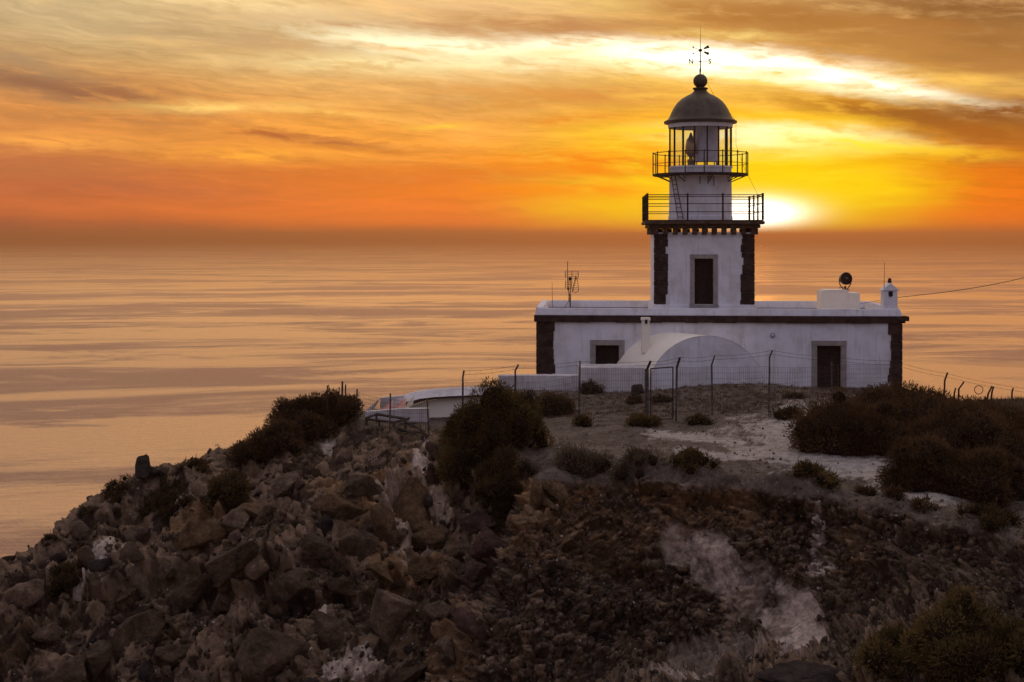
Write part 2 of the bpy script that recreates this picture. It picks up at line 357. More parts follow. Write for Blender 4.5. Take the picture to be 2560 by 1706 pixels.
LAND2 = [
 # behind the left skyline the ground drops to the sea
 (-300, 55, -24), (0, 53, -19), (300, 55, -16.5), (500, 57, -14.5), (700, 58, -11.2), (850, 61, -9.6), (950, 58, -7.5), (1100, 60, -7.5), (1000, 66, -9.6), (1200, 66, -7.7), (900, 70, -14), (600, 66, -20),
 (300, 66, -28), (0, 66, -32), (-300, 66, -36), (1200, 80, -12), (1500, 76, -8), (1900, 77, -9), (2200, 77, -10.2), (1500, 86, -15), (2000, 88, -15), (2400, 84, -11), (2800, 80, -10), (3050, 70, -8.8), (2300, 71, -9.0), (2500, 68, -9.6), (2800, 68, -9.8),
 (900, 88, -32), (500, 88, -42), (0, 88, -52), (1500, 100, -32), (2200, 100, -32), (3000, 100, -26), (3050, 50, -6.9), (3050, 36, -7.2),
 # ground below the frame
 (3050, 26, -9.0), (2560, 24, -10.2), (2200, 26, -11.5), (1800, 29, -13), (1400, 30.5, -14.4), (1000, 32, -16), (500, 33, -17.5), (0, 34, -17.5), (-450, 36, -19), (-450, 25, -25), (500, 24, -24), (1400, 24, -19), (3050, 22, -10.5), (-450, 48, -20),
]
_px = np.array([((p - CX) / F * Y, Y) for p, q, Y in LAND] + [((p - CX) / F * Y, Y) for p, Y, z in LAND2])
_pz = np.array([-(q - HY) / F * Y for p, q, Y in LAND] + [z for p, Y, z in LAND2])
def tps_fit(p, z, lam):
    n = len(p); d = np.linalg.norm(p[:, None] - p[None], axis=2)
    K = np.where(d > 0, d * d * np.log(np.maximum(d, 1e-9)), 0) + lam * np.eye(n)
    Q = np.hstack([np.ones((n, 1)), p]); A = np.block([[K, Q], [Q.T, np.zeros((3, 3))]])
    return np.linalg.solve(A, np.r_[z, 0, 0, 0])
_w = tps_fit(_px, _pz, 0.05)
def tps(x, y):
    out = np.empty(x.shape)
    f, fx, fy = out.ravel(), x.ravel(), y.ravel()
    for i in range(0, len(f), 20000):
        a, b = fx[i:i + 20000, None], fy[i:i + 20000, None]
        d2 = (a - _px[:, 0]) ** 2 + (b - _px[:, 1]) ** 2
        f[i:i + 20000] = (0.5 * d2 * np.log(np.maximum(d2, 1e-12))) @ _w[:-3] + _w[-3] + a[:, 0] * _w[-2] + b[:, 0] * _w[-1]
    return out

NU, NV = 1180, 1120
_u_col = (np.linspace(-420, 3040, NU) - CX) / F
_yc = np.r_[np.linspace(23, 30, 60), np.linspace(30.05, 54, 520), np.linspace(54.1, 80, 160), np.linspace(80.5, 104, 50)]
_uc = np.linspace(_u_col[0], _u_col[-1], 220)
_UU, _YY = np.meshgrid(_uc, _yc)
_ZZ = np.maximum(tps(_UU * _YY, _YY), -60)
# resample every column by length on the ground, thinned where it lies flat or far away
_col = np.empty((len(_yc), NU))
for i in range(len(_yc)): _col[i] = np.interp(_u_col, _uc, _ZZ[i])
def _soft(a, k=2):
    for _ in range(k): a = np.vstack([a[:1], (a[:-2] + 2 * a[1:-1] + a[2:]) / 4, a[-1:]])
    return a
_col = _soft(_col, 3)
TY = np.empty((NV, NU)); TZ = np.empty((NV, NU))
_tt = np.linspace(0, 1, NV)
_dens = np.empty((len(_yc), NU))
for j in range(NU):
    dy, dz = np.diff(_yc), np.diff(_col[:, j])
    view = np.abs(dz / _yc[1:] - _col[1:, j] * dy / _yc[1:] ** 2)          # height it takes in the view
    _dens[1:, j] = view * 0.9 + 0.020 * np.sqrt(dy * dy * .3 + dz * dz) / _yc[1:]
_dens[0] = 0
for _ in range(2): _dens[:, 1:-1] = (_dens[:, :-2] + _dens[:, 1:-1] * 2 + _dens[:, 2:]) / 4
for j in range(NU):
    s = np.cumsum(_dens[:, j]); s /= s[-1]
    TY[:, j] = np.interp(_tt, s, _yc); TZ[:, j] = np.interp(TY[:, j], _yc, _col[:, j])
TX = TY * _u_col[None, :]
# normals of the smooth land
def grid_normals(X, Y, Z):
    a = np.stack([np.gradient(X, axis=1), np.gradient(Y, axis=1), np.gradient(Z, axis=1)], -1)
    b = np.stack([np.gradient(X, axis=0), np.gradient(Y, axis=0), np.gradient(Z, axis=0)], -1)
    n = np.cross(a, b); return n / np.linalg.norm(n, axis=2, keepdims=True)
TN = grid_normals(TX, TY, TZ)
steep = sstep(1 - TN[..., 2], 0.10, 0.30)                    # 0 plateau, 1 rock
sx, sy = CX + F * TX / TY, HY - F * TZ / TY                    # where the land lies in the view, for patches of colour
wob = fbm(TX * .8, TY * .8, TZ * .8, 31, 4)
wob2 = fbm(TX * 2.6, TY * 2.6, TZ * 2.6, 231, 5, .6)
def blob(px, py, rx, ry, ang=0, k=0.5):
    c, s = math.cos(R(ang)), math.sin(R(ang)); dx, dy = sx - px, sy - py
    d = np.sqrt(((dx * c + dy * s) / rx) ** 2 + ((-dx * s + dy * c) / ry) ** 2) + wob * k * .7 + wob2 * k * .8
    return 1 - sstep(d, 0.86, 1.0)
left = 1 - sstep(sx + (sy - 1200) * 0.30 + wob * 40, 1250, 1320)
lip = np.interp(sx, [1280, 1345, 1600, 1750, 1880, 2000, 2200, 2400, 2560, 2760], [1150, 1194, 1198, 1208, 1218, 1236, 1270, 1310, 1350, 1390])
rub = left * (1 - sstep(TY + wob * 3, 54, 57)) * sstep(sy + wob * 30, 1040, 1075)     # loose rubble on the left
rub = np.maximum(rub, left * steep * (TY > 52))
con = (1 - left) * np.maximum(sstep(sy + wob * 22, lip - 6, lip + 26), 0)               # cemented conglomerate on the right
con = np.maximum(con, (1 - left) * steep * (TY > 76))
rock = np.clip(rub + con, 0, 1)
smooth_patch = np.maximum.reduce([blob(1785, 1395, 62, 104, -12, .6), blob(1982, 1550, 88, 125, -12, .6), blob(1690, 1362, 40, 62, 0, .6), blob(1885, 1480, 90, 66, -35, .8) * .6, blob(1800, 1640, 120, 44, 0, .8) * .4,
                                  blob(1040, 1310, 85, 120, 10) * .8])
PXq, PYq, PZq = TX, TY, TZ
disp = np.zeros_like(TX, dtype=np.float32)
act = rock > 0.02
ax_, ay_, az_ = TX[act], TY[act], TZ[act]
wx, wy, wz = (fbm(ax_ * 1.1, ay_ * 1.1, az_ * 1.1, s, 3) for s in (3, 5, 9))
h1, c1, i1 = blocks(ax_ * .50 + wx * .4, ay_ * .50 + wy * .4, az_ * .62 + wz * .4, 11)
h0, c0, i0 = blocks(ax_ * .27 + wx * .35, ay_ * .27 + wy * .35, az_ * .36 + wz * .35, 7)
h2, c2, i2 = blocks(ax_ * 1.25 + wx * .5, ay_ * 1.25 + wy * .5, az_ * 1.5 + wz * .5, 23)
h3, c3, i3 = blocks(ax_ * 3.4 + wx, ay_ * 3.4 + wy, az_ * 3.9 + wz, 37)
h4, c4, i4 = blocks(ax_ * 8.0 + wx, ay_ * 8.0 + wy, az_ * 9.0 + wz, 51)
ra, ca, sp = rub[act], con[act], smooth_patch[act]
f1 = fbm(ax_ * .45, ay_ * .45, az_ * .45, 61, 5)
f2 = fbm(ax_ * 5, ay_ * 5, az_ * 5, 71, 3)
crack = lambda c, w: sstep(c, 0, w)
stone3 = sstep(0.62 - (1 - crack(c3, .35)) * .5, .1, .6) * i3
dr = ((h1 - .45) * .62 * crack(c1, .06) + (h2 - .45) * .30 * crack(c2, .07)) * (1 - .7 * sstep(ay_, 44.0, 47)) + (h3 - .5) * .13 * crack(c3, .10) + (h4 - .5) * .05 + f1 * .75 + f2 * .05
dc = f1 * .55 + (1 - sp * .8) * ((h1 - .5) * .30 + (h2 - .5) * .34) + (1 - sp * .85) * ((crack(c3, .5) - .5) * .24 * (i3 > .3) + (h3 - .5) * .16 + (crack(c4, .5) * i4 - .3) * .12) + f2 * .05
rdg = .30 - np.abs(fbm(ax_ * .55, ay_ * .55, az_ * .8, 161, 4)) * 1.25
rdg2 = .22 - np.abs(fbm(ax_ * 1.6, ay_ * 1.6, az_ * 2.0, 171, 3))
und = (sstep((sy - lip)[act], 8, 40) * (1 - sstep((sy - lip)[act], 60, 150))) * (.55 + f1)
dr = dr + (h0 - .45) * 1.15 * crack(c0, .05) * (1 - .8 * sstep(ay_, 44.0, 47)) + rdg * .6 * (1 - .5 * sstep(ay_, 44.5, 47.5)) + rdg2 * .16
dc = dc + (rdg * .75 + rdg2 * .25) * (1 - .5 * sp) - und * .75
disp[act] = dr * ra + dc * ca - sp * .30 * ca
# plateau: gentle swells, small stones
flat = 1 - rock
swell = fbm(TX * .5, TY * .5, 0 * TX, 81, 4) * .16 + fbm(TX * 4, TY * 4, 0 * TX, 91, 3) * .035
keep = sstep(TY, 58, 66)
disp += (flat * swell * (1 - keep * .8)).astype(np.float32)
TX = TX + TN[..., 0] * disp; TY = TY + TN[..., 1] * disp; TZ = TZ + TN[..., 2] * disp
# house stands on a levelled pad, and the drop to the sea goes on below
TZ = np.where((TY > 66) & (TY < 78) & (TX > -1) & (TX < 28), np.minimum(TZ, -7.72), TZ)
VX, VY = CX + F * TX / TY, HY - F * TZ / TY                    # displaced, in the view

# colour masks
path = np.zeros_like(TX)
for a, b, w in [((1990, 1050), (1950, 1085), 85), ((1950, 1085), (1960, 1120), 105), ((1930, 1130), (2120, 1165), 84), ((2080, 1160), (2230, 1196), 74), ((2200, 1190), (2320, 1240), 56),
                ((1700, 1128), (1990, 1166), 14), ((1990, 1166), (2150, 1190), 12), ((1640, 1085), (1850, 1105), 22), ((2330, 1238), (2560, 1256), 14)]:
    ax0, ay0 = a; bx0, by0 = b; L2 = (bx0 - ax0) ** 2 + (by0 - ay0) ** 2
    t = np.clip(((sx - ax0) * (bx0 - ax0) + (sy - ay0) * (by0 - ay0)) / L2, 0, 1)
    d = np.hypot(sx - ax0 - t * (bx0 - ax0), (sy - ay0 - t * (by0 - ay0)) * 2.4) / (w * 1.25)
    path = np.maximum(path, 1 - sstep(d + wob * .9 + fbm(TX * 6, TY * 6, 0 * TX, 17, 3) * .9, 0.55, 1.05))
path *= flat
pale = np.maximum.reduce([smooth_patch * .55, blob(1984, 1552, 82, 116, -12, .7) * 1.5, blob(1790, 1400, 40, 70, -12, .7) * .8, blob(2038, 1330, 17, 115, 6, .7) * 1.6, blob(2048, 1405, 36, 36, 0, .9) * 1.3, blob(1045, 1170, 18, 55, 20, .9),
                          blob(1060, 1130, 9, 32, 15, .8), blob(280, 1420, 60, 26, -35, 1.0), blob(460, 1260, 40, 12, -40, 1.0), blob(230, 1470, 40, 14, -30, 1.0), blob(820, 1095, 25, 16, 0, .9),
                          blob(810, 1590, 14, 50, 20, 1.0), blob(870, 1680, 70, 40, 0, .9), blob(1740, 1215, 60, 16, 0, 1.0) * .8, blob(1710, 1690, 150, 18, -4, .9) * .7, blob(2000, 1665, 60, 18, 0, .9) * .5])
ochre = np.maximum.reduce([blob(1010, 1280, 110, 140, 0, .9), blob(1040, 1430, 100, 60, 0, .9), blob(1380, 1220, 120, 60, 0, .9), blob(1480, 1330, 220, 90, 0, .9) * .5, blob(1700, 1230, 160, 50, 0, .9),
                           blob(500, 1330, 90, 50, 0, .9) * .7, blob(860, 1260, 70, 60, 0, .9) * .8, blob(1150, 1640, 60, 120, 0, 1.) * .5, blob(1780, 1280, 120, 60, 0, 1.) * .7, blob(2130, 1390, 60, 80, 0, 1) * .5])
_str = sstep(fbm(TX * 2.2, TY * 2.2, TZ * 1.6, 131, 5), -.35, .10)
pale = np.clip(pale * (.25 + .9 * _str), 0, 1)
cell = np.full_like(TX, .5, dtype=np.float32); cell[act] = np.where(ra > .5, i2 * .55 + i3 * .45, i3 * .6 + i4 * .4)

idx = np.arange(NU * NV).reshape(NV, NU)
quads = np.stack([idx[:-1, :-1], idx[:-1, 1:], idx[1:, 1:], idx[1:, :-1]], -1).reshape(-1, 4)
co = np.stack([TX, TY, TZ + EYE], -1).reshape(-1, 3)
def qmean(a): return (a[:-1, :-1] + a[1:, 1:]).ravel() * .5
qpath = qmean(path) > .5; qrock = (qmean(rock) > .5) & ~qpath
def sub_mesh(name, sel):
    q = quads[sel]; used = np.unique(q); remap = np.zeros(NU * NV, np.int32); remap[used] = np.arange(len(used))
    me = np_mesh(name, co[used], remap[q]); shade(me, True)
    for nm, arr in (('pale', pale), ('ochre', ochre), ('rub', rub), ('rock', rock), ('cell', cell), ('path', path)):
        a = me.attributes.new(nm, 'FLOAT', 'POINT'); a.data.foreach_set('value', np.ascontiguousarray(arr.ravel()[used], dtype=np.float32))
    o = bpy.data.objects.new(name, me); props(link(o), kind='structure'); return o

def land_mat():
    p = POS(); x, y, z = SEP(p)
    n1 = NOISE(p, 0.9, 6, 0.6); n2 = NOISE(p, 7.0, 5, 0.65); n3 = NOISE(p, 30.0, 3, 0.6)
    vo = VORO(p, 9.0, out='Color'); vs = SEP(vo)[0]
    pale, ochre, rub, rock, cell, path = (ATTR(a) for a in ('pale', 'ochre', 'rub', 'rock', 'cell', 'path'))
    soil = MIX(STEP(n1, .3, .7), DIRT0, DIRT1)
    soil = MIX(STEP(n2, .5, .75) * .7, soil, DIRT2)
    soil = MIX(path, soil, PATHC)
    soil = MIX(STEP(n3, .62, .75) * .5, soil, (0.30, 0.26, 0.24, 1))
    rubc = MIX(STEP(cell, .25, .75), ROCK0, ROCK1)
    rubc = MIX(STEP(n1, .45, .75) * .6, rubc, ROCK2)
    conc = MIX(STEP(cell, .2, .8), CONG0, CONG1)
    conc = MIX(STEP(NOISE(p, .55, 5, .65), .42, .62) * .6, conc, (0.030, 0.020, 0.014, 1))
    conc = MIX(STEP(vs, .78, .95) * .5, conc, (0.26, 0.19, 0.14, 1))
    rk = MIX(rub, conc, rubc)
    rk = MIX(ochre * STEP(n2, .3, .6, .5, 1.) * .85, rk, OCHRE)
    rk = MIX(M('MULTIPLY', pale, STEP(n2, .30, .58, .5, 1.0), clamp=True), rk, PALEC)
    rk = MIX(STEP(n3, .60, .72) * .35, rk, (0.32, 0.25, 0.20, 1))
    c = MIX(rock, soil, rk)
    n4 = NOISE(p, 75.0, 2, 0.6)
    c = SCALE(c, STEP(n4, .30, .70, .62, 1.38))
    c = SCALE(c, STEP(NOISE(p, 3.2, 5, .7), .30, .70, .66, 1.30))
    return PRIN(c, 0.92, normal=BUMP(n2 * .6 + n3 * .5 + SEP(VORO(p, 22.0, out='Color'))[0] * .3, 1.0, 0.08), Specular_IOR_Level=0.2)
DIRT0, DIRT1, DIRT2, PATHC = (0.075, 0.055, 0.042, 1), (0.15, 0.118, 0.095, 1), (0.22, 0.18, 0.15, 1), (0.38, 0.335, 0.30, 1)
ROCK0, ROCK1, ROCK2 = (0.034, 0.021, 0.014, 1), (0.215, 0.142, 0.090, 1), (0.125, 0.070, 0.030, 1)
CONG0, CONG1 = (0.030, 0.020, 0.013, 1), (0.235, 0.155, 0.095, 1)
OCHRE, PALEC = (0.25, 0.135, 0.055, 1), (0.60, 0.48, 0.39, 1)
LANDM = mat('headland', land_mat)
for nm, sel in (('ground', ~qpath & ~qrock), ('cliff', qrock), ('path', qpath)):
    sub_mesh(nm, sel).data.materials.append(LANDM)

_vis = np.argsort(TY.ravel())
_vx, _vy, _vyd = VX.ravel(), VY.ravel(), TY.ravel()
def hit(px, py, tol=5.0):
    """first point of the land seen at a photo position"""
    m = (np.abs(_vx - px) < tol) & (np.abs(_vy - py) < tol)
    k = np.nonzero(m)[0]
    if len(k) == 0: return hit(px, py, tol * 1.6)
    i = k[np.argmin(_vyd[k])]
    return Vector(co[i])
def ground_z(x, y):
    """height of the land below a point"""
    j = int(np.clip(np.searchsorted(_u_col, x / y), 1, NU - 2))
    return float(np.interp(y, TY[:, j], TZ[:, j])) + EYE
# ------------------------------------------------------------------ mesh builder
class MB:
    def __init__(s): s.v, s.f = [], []
    def add(s, vs, fs, m=None):
        k = len(s.v)
        s.v += [tuple(m @ Vector(p)) if m is not None else tuple(p) for p in vs]
        s.f += [tuple(i + k for i in f) for f in fs]
        return s
    def box(s, x0, x1, y0, y1, z0, z1, m=None, top=None):
        """top = inset of the upper face, for battered pieces"""
        t = top or (0, 0)
        vs = [(x0, y0, z0), (x1, y0, z0), (x1, y1, z0), (x0, y1, z0), (x0 + t[0], y0 + t[1], z1), (x1 - t[0], y0 + t[1], z1), (x1 - t[0], y1 - t[1], z1), (x0 + t[0], y1 - t[1], z1)]
        return s.add(vs, [(0, 3, 2, 1), (4, 5, 6, 7), (0, 1, 5, 4), (1, 2, 6, 5), (2, 3, 7, 6), (3, 0, 4, 7)], m)
    def tube(s, a, b, r, n=6, r2=None, cap=True):
        a, b = Vector(a), Vector(b); d = b - a
        q = d.to_track_quat('Z', 'Y').to_matrix()
        r2 = r if r2 is None else r2
        vs = [a + q @ Vector((math.cos(t) * r, math.sin(t) * r, 0)) for t in (2 * math.pi * i / n for i in range(n))]
        vs += [b + q @ Vector((math.cos(t) * r2, math.sin(t) * r2, 0)) for t in (2 * math.pi * i / n for i in range(n))]
        fs = [(i, (i + 1) % n, n + (i + 1) % n, n + i) for i in range(n)]
        if cap: fs += [tuple(range(n - 1, -1, -1)), tuple(range(n, 2 * n))]
        return s.add(vs, fs)
    def path(s, pts, r, n=5):
        for a, b in zip(pts[:-1], pts[1:]): s.tube(a, b, r, n)
        return s
    def ring(s, c, rad, r, n=32, m=4):
        vs, fs = [], []
        for i in range(n):
            t = 2 * math.pi * i / n
            for j in range(m):
                q = 2 * math.pi * j / m
                k = rad + r * math.cos(q)
                vs.append((c[0] + k * math.cos(t), c[1] + k * math.sin(t), c[2] + r * math.sin(q)))
        for i in range(n):
            for j in range(m):
                fs.append((i * m + j, ((i + 1) % n) * m + j, ((i + 1) % n) * m + (j + 1) % m, i * m + (j + 1) % m))
        return s.add(vs, fs)
    def lathe(s, prof, c=(0, 0, 0), n=40, a0=0.0, a1=2 * math.pi, cap=True):
        full = abs(a1 - a0 - 2 * math.pi) < 1e-6
        k = n if full else n + 1
        vs = [(c[0] + r * math.cos(a0 + (a1 - a0) * i / n), c[1] + r * math.sin(a0 + (a1 - a0) * i / n), c[2] + z) for r, z in prof for i in range(k)]
        fs = []
        for p in range(len(prof) - 1):
            for i in range(n):
                j = (i + 1) % k
                fs.append((p * k + i, p * k + j, (p + 1) * k + j, (p + 1) * k + i))
        if full and cap:
            fs.append(tuple(range(k - 1, -1, -1))); fs.append(tuple((len(prof) - 1) * k + i for i in range(k)))
        return s.add(vs, fs)
    def prism(s, pts, y0, y1, m=None):
        """outline in x,z pushed from y0 to y1"""
        n = len(pts)
        vs = [(x, y0, z) for x, z in pts] + [(x, y1, z) for x, z in pts]
        return s.add(vs, [tuple(range(n)), tuple(range(2 * n - 1, n - 1, -1))] + [((i + 1) % n, i, n + i, n + (i + 1) % n) for i in range(n)], m)
    def build(s, name, material, parent=None, smooth=False, bevel=0.0, loc=None):
        me = bpy.data.meshes.new(name); me.from_pydata(s.v, [], s.f)
        bm = bmesh.new(); bm.from_mesh(me)
        bmesh.ops.recalc_face_normals(bm, faces=bm.faces)
        if bevel:
            bmesh.ops.bevel(bm, geom=[e for e in bm.edges if len(e.link_faces) == 2 and e.calc_face_angle(0) > 0.5], offset=bevel, segments=2, affect='EDGES', clamp_overlap=True)
        bm.to_mesh(me); bm.free()
        if smooth:
            shade(me, True); me.set_sharp_from_angle(angle=R(35))
        me.materials.append(material)
        o = bpy.data.objects.new(name, me); link(o, parent)
        if loc is not None: o.location = loc
        return o
def empty(name, loc, rz=0.0, **kw):
    o = bpy.data.objects.new(name, None); link(o); o.location = loc; o.rotation_euler = (0, 0, rz)
    o.empty_display_size = .3
    return props(o, **kw)

# ------------------------------------------------------------------ materials of the buildings
def plaster(base, stain, k=1.0):
    def f():
        p = POS(); x, y, z = SEP(p)
        n = NOISE(p, 0.9, 6, 0.62); n2 = NOISE(p, 9.0, 4, 0.6)
        run = NOISE(XYZ(x * 5.0, y * 5.0, z * 0.45), 1.0, 5, 0.6)
        c = MIX(STEP(n, .40, .75) * .65 * k, base, stain)
        c = MIX(STEP(run, .50, .74) * .55 * k, c, stain)
        c = MIX(STEP(n2, .64, .74) * .3 * k, c, tuple(q * .55 for q in stain[:3]) + (1,))
        return PRIN(c, .9, normal=BUMP(n2 * .5 + NOISE(p, 2.5, 3, .5), .35, .05), Specular_IOR_Level=.2)
    return f
WHITE = mat('whitewash', plaster((.78, .78, .83, 1), (.48, .44, .42, 1)))
CREAM = mat('limewash_cream', plaster((.90, .83, .71, 1), (.74, .66, .55, 1), .6))
OLDWHITE = mat('weathered_whitewash', plaster((.62, .59, .59, 1), (.36, .32, .30, 1), 1.3))
SUNTINT = mat('sunset_tinted_plaster', plaster((.72, .40, .33, 1), (.55, .30, .25, 1), .6))  # pink of the low sun's light, painted into the plaster colour
def stone_f(a, b, sc=2.5, rough=.9):
    def f():
        p = POS(); n = NOISE(p, sc, 6, .6); v = VORO(p, sc * 1.6, out='Color')
        c = MIX(STEP(n, .3, .7), a, b); c = MIX(SEP(v)[0] * .35, c, tuple(q * .6 for q in a[:3]) + (1,))
        return PRIN(c, rough, normal=BUMP(n + NOISE(p, sc * 8, 3, .6) * .5, .6, .05), Specular_IOR_Level=.25)
    return f
DARKSTONE = mat('dark_lava_stone', stone_f((.022, .013, .012, 1), (.075, .045, .036, 1)))
GREYSTONE = mat('grey_dressed_stone', stone_f((.30, .27, .25, 1), (.40, .36, .34, 1), 3.0))
GALLERYSTONE = mat('brown_stone', stone_f((.06, .036, .026, 1), (.13, .085, .06, 1), 3.0))
DARKWOOD = mat('dark_wood', stone_f((.010, .006, .005, 1), (.022, .013, .010, 1), 6.0, .6))
WOOD = mat('weathered_wood', stone_f((.045, .032, .024, 1), (.10, .075, .058, 1), 5.0))
IRON = mat('rusty_iron', stone_f((.022, .011, .008, 1), (.055, .028, .018, 1), 6.0, .65))
DOMEM = mat('dome_sheet', lambda: PRIN(MIX(STEP(NOISE(POS(), 2.2, 6, .65), .35, .7), (.042, .032, .022, 1), (.090, .068, .044, 1)), .55, .35, normal=BUMP(NOISE(POS(), 9, 4, .6), .3, .03)))
STEELM = mat('galvanised_steel', lambda: PRIN(MIX(NOISE(POS(), 12, 4), (.07, .055, .05, 1), (.16, .13, .12, 1)), .45, .7))
POSTM = mat('weathered_steel_post', lambda: PRIN(MIX(STEP(NOISE(POS(), 7, 4), .4, .65), (.05, .04, .035, 1), (.12, .10, .085, 1)), .7, .2))
CABLEM = mat('black_cable', lambda: PRIN((.02, .014, .012, 1), .6))
LENSM = mat('lens_screen', lambda: PRIN(MIX(STEP(NOISE(POS(), 3, 4), .4, .7), (.55, .55, .62, 1), (.42, .42, .5, 1)), .35))
def glass_f():
    t = E.nt.nodes.new('ShaderNodeBsdfTransparent'); t.inputs[0].default_value = (.93, .93, .93, 1)
    g = E.nt.nodes.new('ShaderNodeBsdfGlossy'); g.inputs['Roughness'].default_value = .02
    return SHMIX(.10, E(t.outputs[0]), E(g.outputs[0]))
GLASS = mat('lantern_glass', glass_f)
BRASS = mat('brass', lambda: PRIN((.35, .22, .08, 1), .3, .9))

# ------------------------------------------------------------------ keeper's house: local frame, u along the front, v into the depth
TH = R(3.5); HX, HYW = 1.28, 68.6; GZ = EYE - 7.80
cth, sth = math.cos(TH), math.sin(TH)
def fu(px, v=0.0):
    k = (px - CX) / F
    return (k * (HYW + v * cth) - HX - v * sth) / (cth + k * sth)
def fY(u, v): return HYW - u * sth + v * cth
def fz(py, u, v=0.0): return -(py - HY) / F * fY(u, v) + EYE - GZ
house = empty('keepers_house', (HX, HYW, GZ), -TH, label='long low white house with dark stone corners and a flat roof under the lighthouse tower', cat='house')
W, DEP = 18.5, 8.0
ZC0, ZC1, ZP = fz(807, 9), fz(790, 9), fz(772, 9)           # cornice bottom, top, parapet top
dx0, dx1, dz1 = fu(2042), fu(2103), fz(865, 15.5)
wx0, wx1, wz0, wz1 = fu(1488.6), fu(1548), fz(912, 3.5), fz(863.5, 3.5)

def holed_wall(mb, x0, x1, z0, z1, holes, depth, y=0.0):
    xs = sorted({x0, x1, *[h[0] for h in holes], *[h[1] for h in holes]}); zs = sorted({z0, z1, *[h[2] for h in holes], *[h[3] for h in holes]})
    for a, b in zip(xs[:-1], xs[1:]):
        for c, d in zip(zs[:-1], zs[1:]):
            if any(h[0] <= a and b <= h[1] and h[2] <= c and d <= h[3] for h in holes): continue
            mb.add([(a, y, c), (b, y, c), (b, y, d), (a, y, d)], [(0, 1, 2, 3)])
    for a, b, c, d in holes:
        mb.add([(a, y, c), (b, y, c), (b, y, d), (a, y, d), (a, y + depth, c), (b, y + depth, c), (b, y + depth, d), (a, y + depth, d)],
               [(0, 4, 5, 1), (1, 5, 6, 2), (2, 6, 7, 3), (3, 7, 4, 0)])
mb = MB(); holed_wall(mb, 0, W, -3, ZC1 - .02, [(dx0, dx1, -.02, dz1), (wx0, wx1, wz0, wz1)], .32)
mb.add([(0, 0, -3), (0, DEP, -3), (0, DEP, ZC1 - .02), (0, 0, ZC1 - .02)], [(0, 1, 2, 3)]); mb.add([(W, 0, -3), (W, DEP, -3), (W, DEP, ZC1 - .02), (W, 0, ZC1 - .02)], [(0, 1, 2, 3)])
mb.add([(0, DEP, -3), (W, DEP, -3), (W, DEP, ZC1 - .02), (0, DEP, ZC1 - .02)], [(0, 1, 2, 3)])
mb.build('wall', WHITE, house)
MB().box(.05, W - .05, .05, DEP - .05, ZC1 - .12, ZC1 - .03).build('roof', OLDWHITE, house)
random.seed(4)
def quoin(x_out, sgn, z0, z1, wmin, wmax, hgt, y=0.0, dep=.5):
    """one corner of rough dark stones, long and short in turn"""
    m = MB(); z = z0; k = 0
    while z < z1 - .05:
        h = min(hgt * random.uniform(.6, 1.3), z1 - z)
        if z1 - z - h < .15: h = z1 - z
        w = random.uniform(wmin, wmax) if random.random() < .75 else random.uniform(wmin * .9, wmax * 1.08); d = (dep if k % 2 == 0 else dep * .6)
        a, b = sorted((x_out + sgn * -.035, x_out + sgn * w))
        m.box(a, b, y - .035 - random.uniform(0, .02), y + d, z + .004, z + h - .004)
        z += h; k += 1
    return m
quoin(0, 1, -.6, ZC0, .76, .94, .40).build('quoin', DARKSTONE, house, bevel=.022)
quoin(W, -1, -.6, ZC0, .52, .70, .42).build('quoin', DARKSTONE, house, bevel=.022)
m = MB()
x = -.14
while x < W + .155:
    x2 = min(W + .16, x + random.uniform(.5, 1.3)); x2 = W + .16 if W + .16 - x2 < .3 else x2
    m.box(x, x2 + .002, -.14 - random.uniform(0, .022), .3, ZC0 + random.uniform(-.022, .012), ZC1 + random.uniform(-.004, .008)); x = x2 + .003
m.box(-.14, .3, .303, DEP + .14, ZC0 + .002, ZC1); m.box(W - .3, W + .16, .303, DEP + .14, ZC0 + .002, ZC1); m.box(.303, W - .3, DEP - .3, DEP + .14, ZC0 + .002, ZC1)
m.box(W - .2, W + .34, -.20, .5, ZC0 + .12, ZC1 + .012)
m.build('cornice', DARKSTONE, house, bevel=.02)
m = MB()
m.box(-.08, W + .02, -.08, .34, ZC1 + .003, ZP, top=(.10, .06)); m.box(-.10, .36, .36, DEP + .06, ZC1 + .002, ZP + .03, top=(.05, .02))
m.box(W - .36, W + .02, .36, DEP - .4, ZC1 + .002, ZP + .03, top=(.05, .02)); m.box(.38, W - .02, DEP - .36, DEP + .08, ZC1 + .002, ZP + .02, top=(.0, .06))
m.build('parapet', WHITE, house, bevel=.02)
def frame(mb, x0, x1, z0, z1, t, th, proud=.05, ins=.14, sill=0.0):
    """stone surround: jambs, lintel and (for a window) a sill"""
    mb.box(x0 - t, x0 + .01, -proud, ins, z0, z1 - .002); mb.box(x1 - .01, x1 + t, -proud, ins, z0, z1 - .002)
    mb.box(x0 - t - .01, x1 + t + .01, -proud - .012, ins, z1, z1 + th)
    if sill: mb.box(x0 - t - .04, x1 + t + .04, -proud - .05, ins, z0 - sill, z0 - .002)
    return mb
dr = MB().box(dx0, dx1, .22, .27, 0, dz1)
dr = dr.build('door', DARKWOOD, house)
frame(MB(), dx0, dx1, 0, dz1, .26, .26).build('door_frame', GREYSTONE, dr, bevel=.015)
m = MB()
for i in range(5): m.box(dx0 + .04 + i * (dx1 - dx0 - .08) / 5 + .012, dx0 + .04 + (i + 1) * (dx1 - dx0 - .08) / 5 - .012, .195, .218, .05, dz1 - .05)
m.build('planks', DARKWOOD, dr)
wi = MB().box(wx0, wx1, .24, .28, wz0, wz1).build('window', DARKWOOD, house)
frame(MB(), wx0, wx1, wz0, wz1, .27, .27, sill=.10).build('window_frame', GREYSTONE, wi, bevel=.015)
m = MB(); cx_ = (wx0 + wx1) / 2
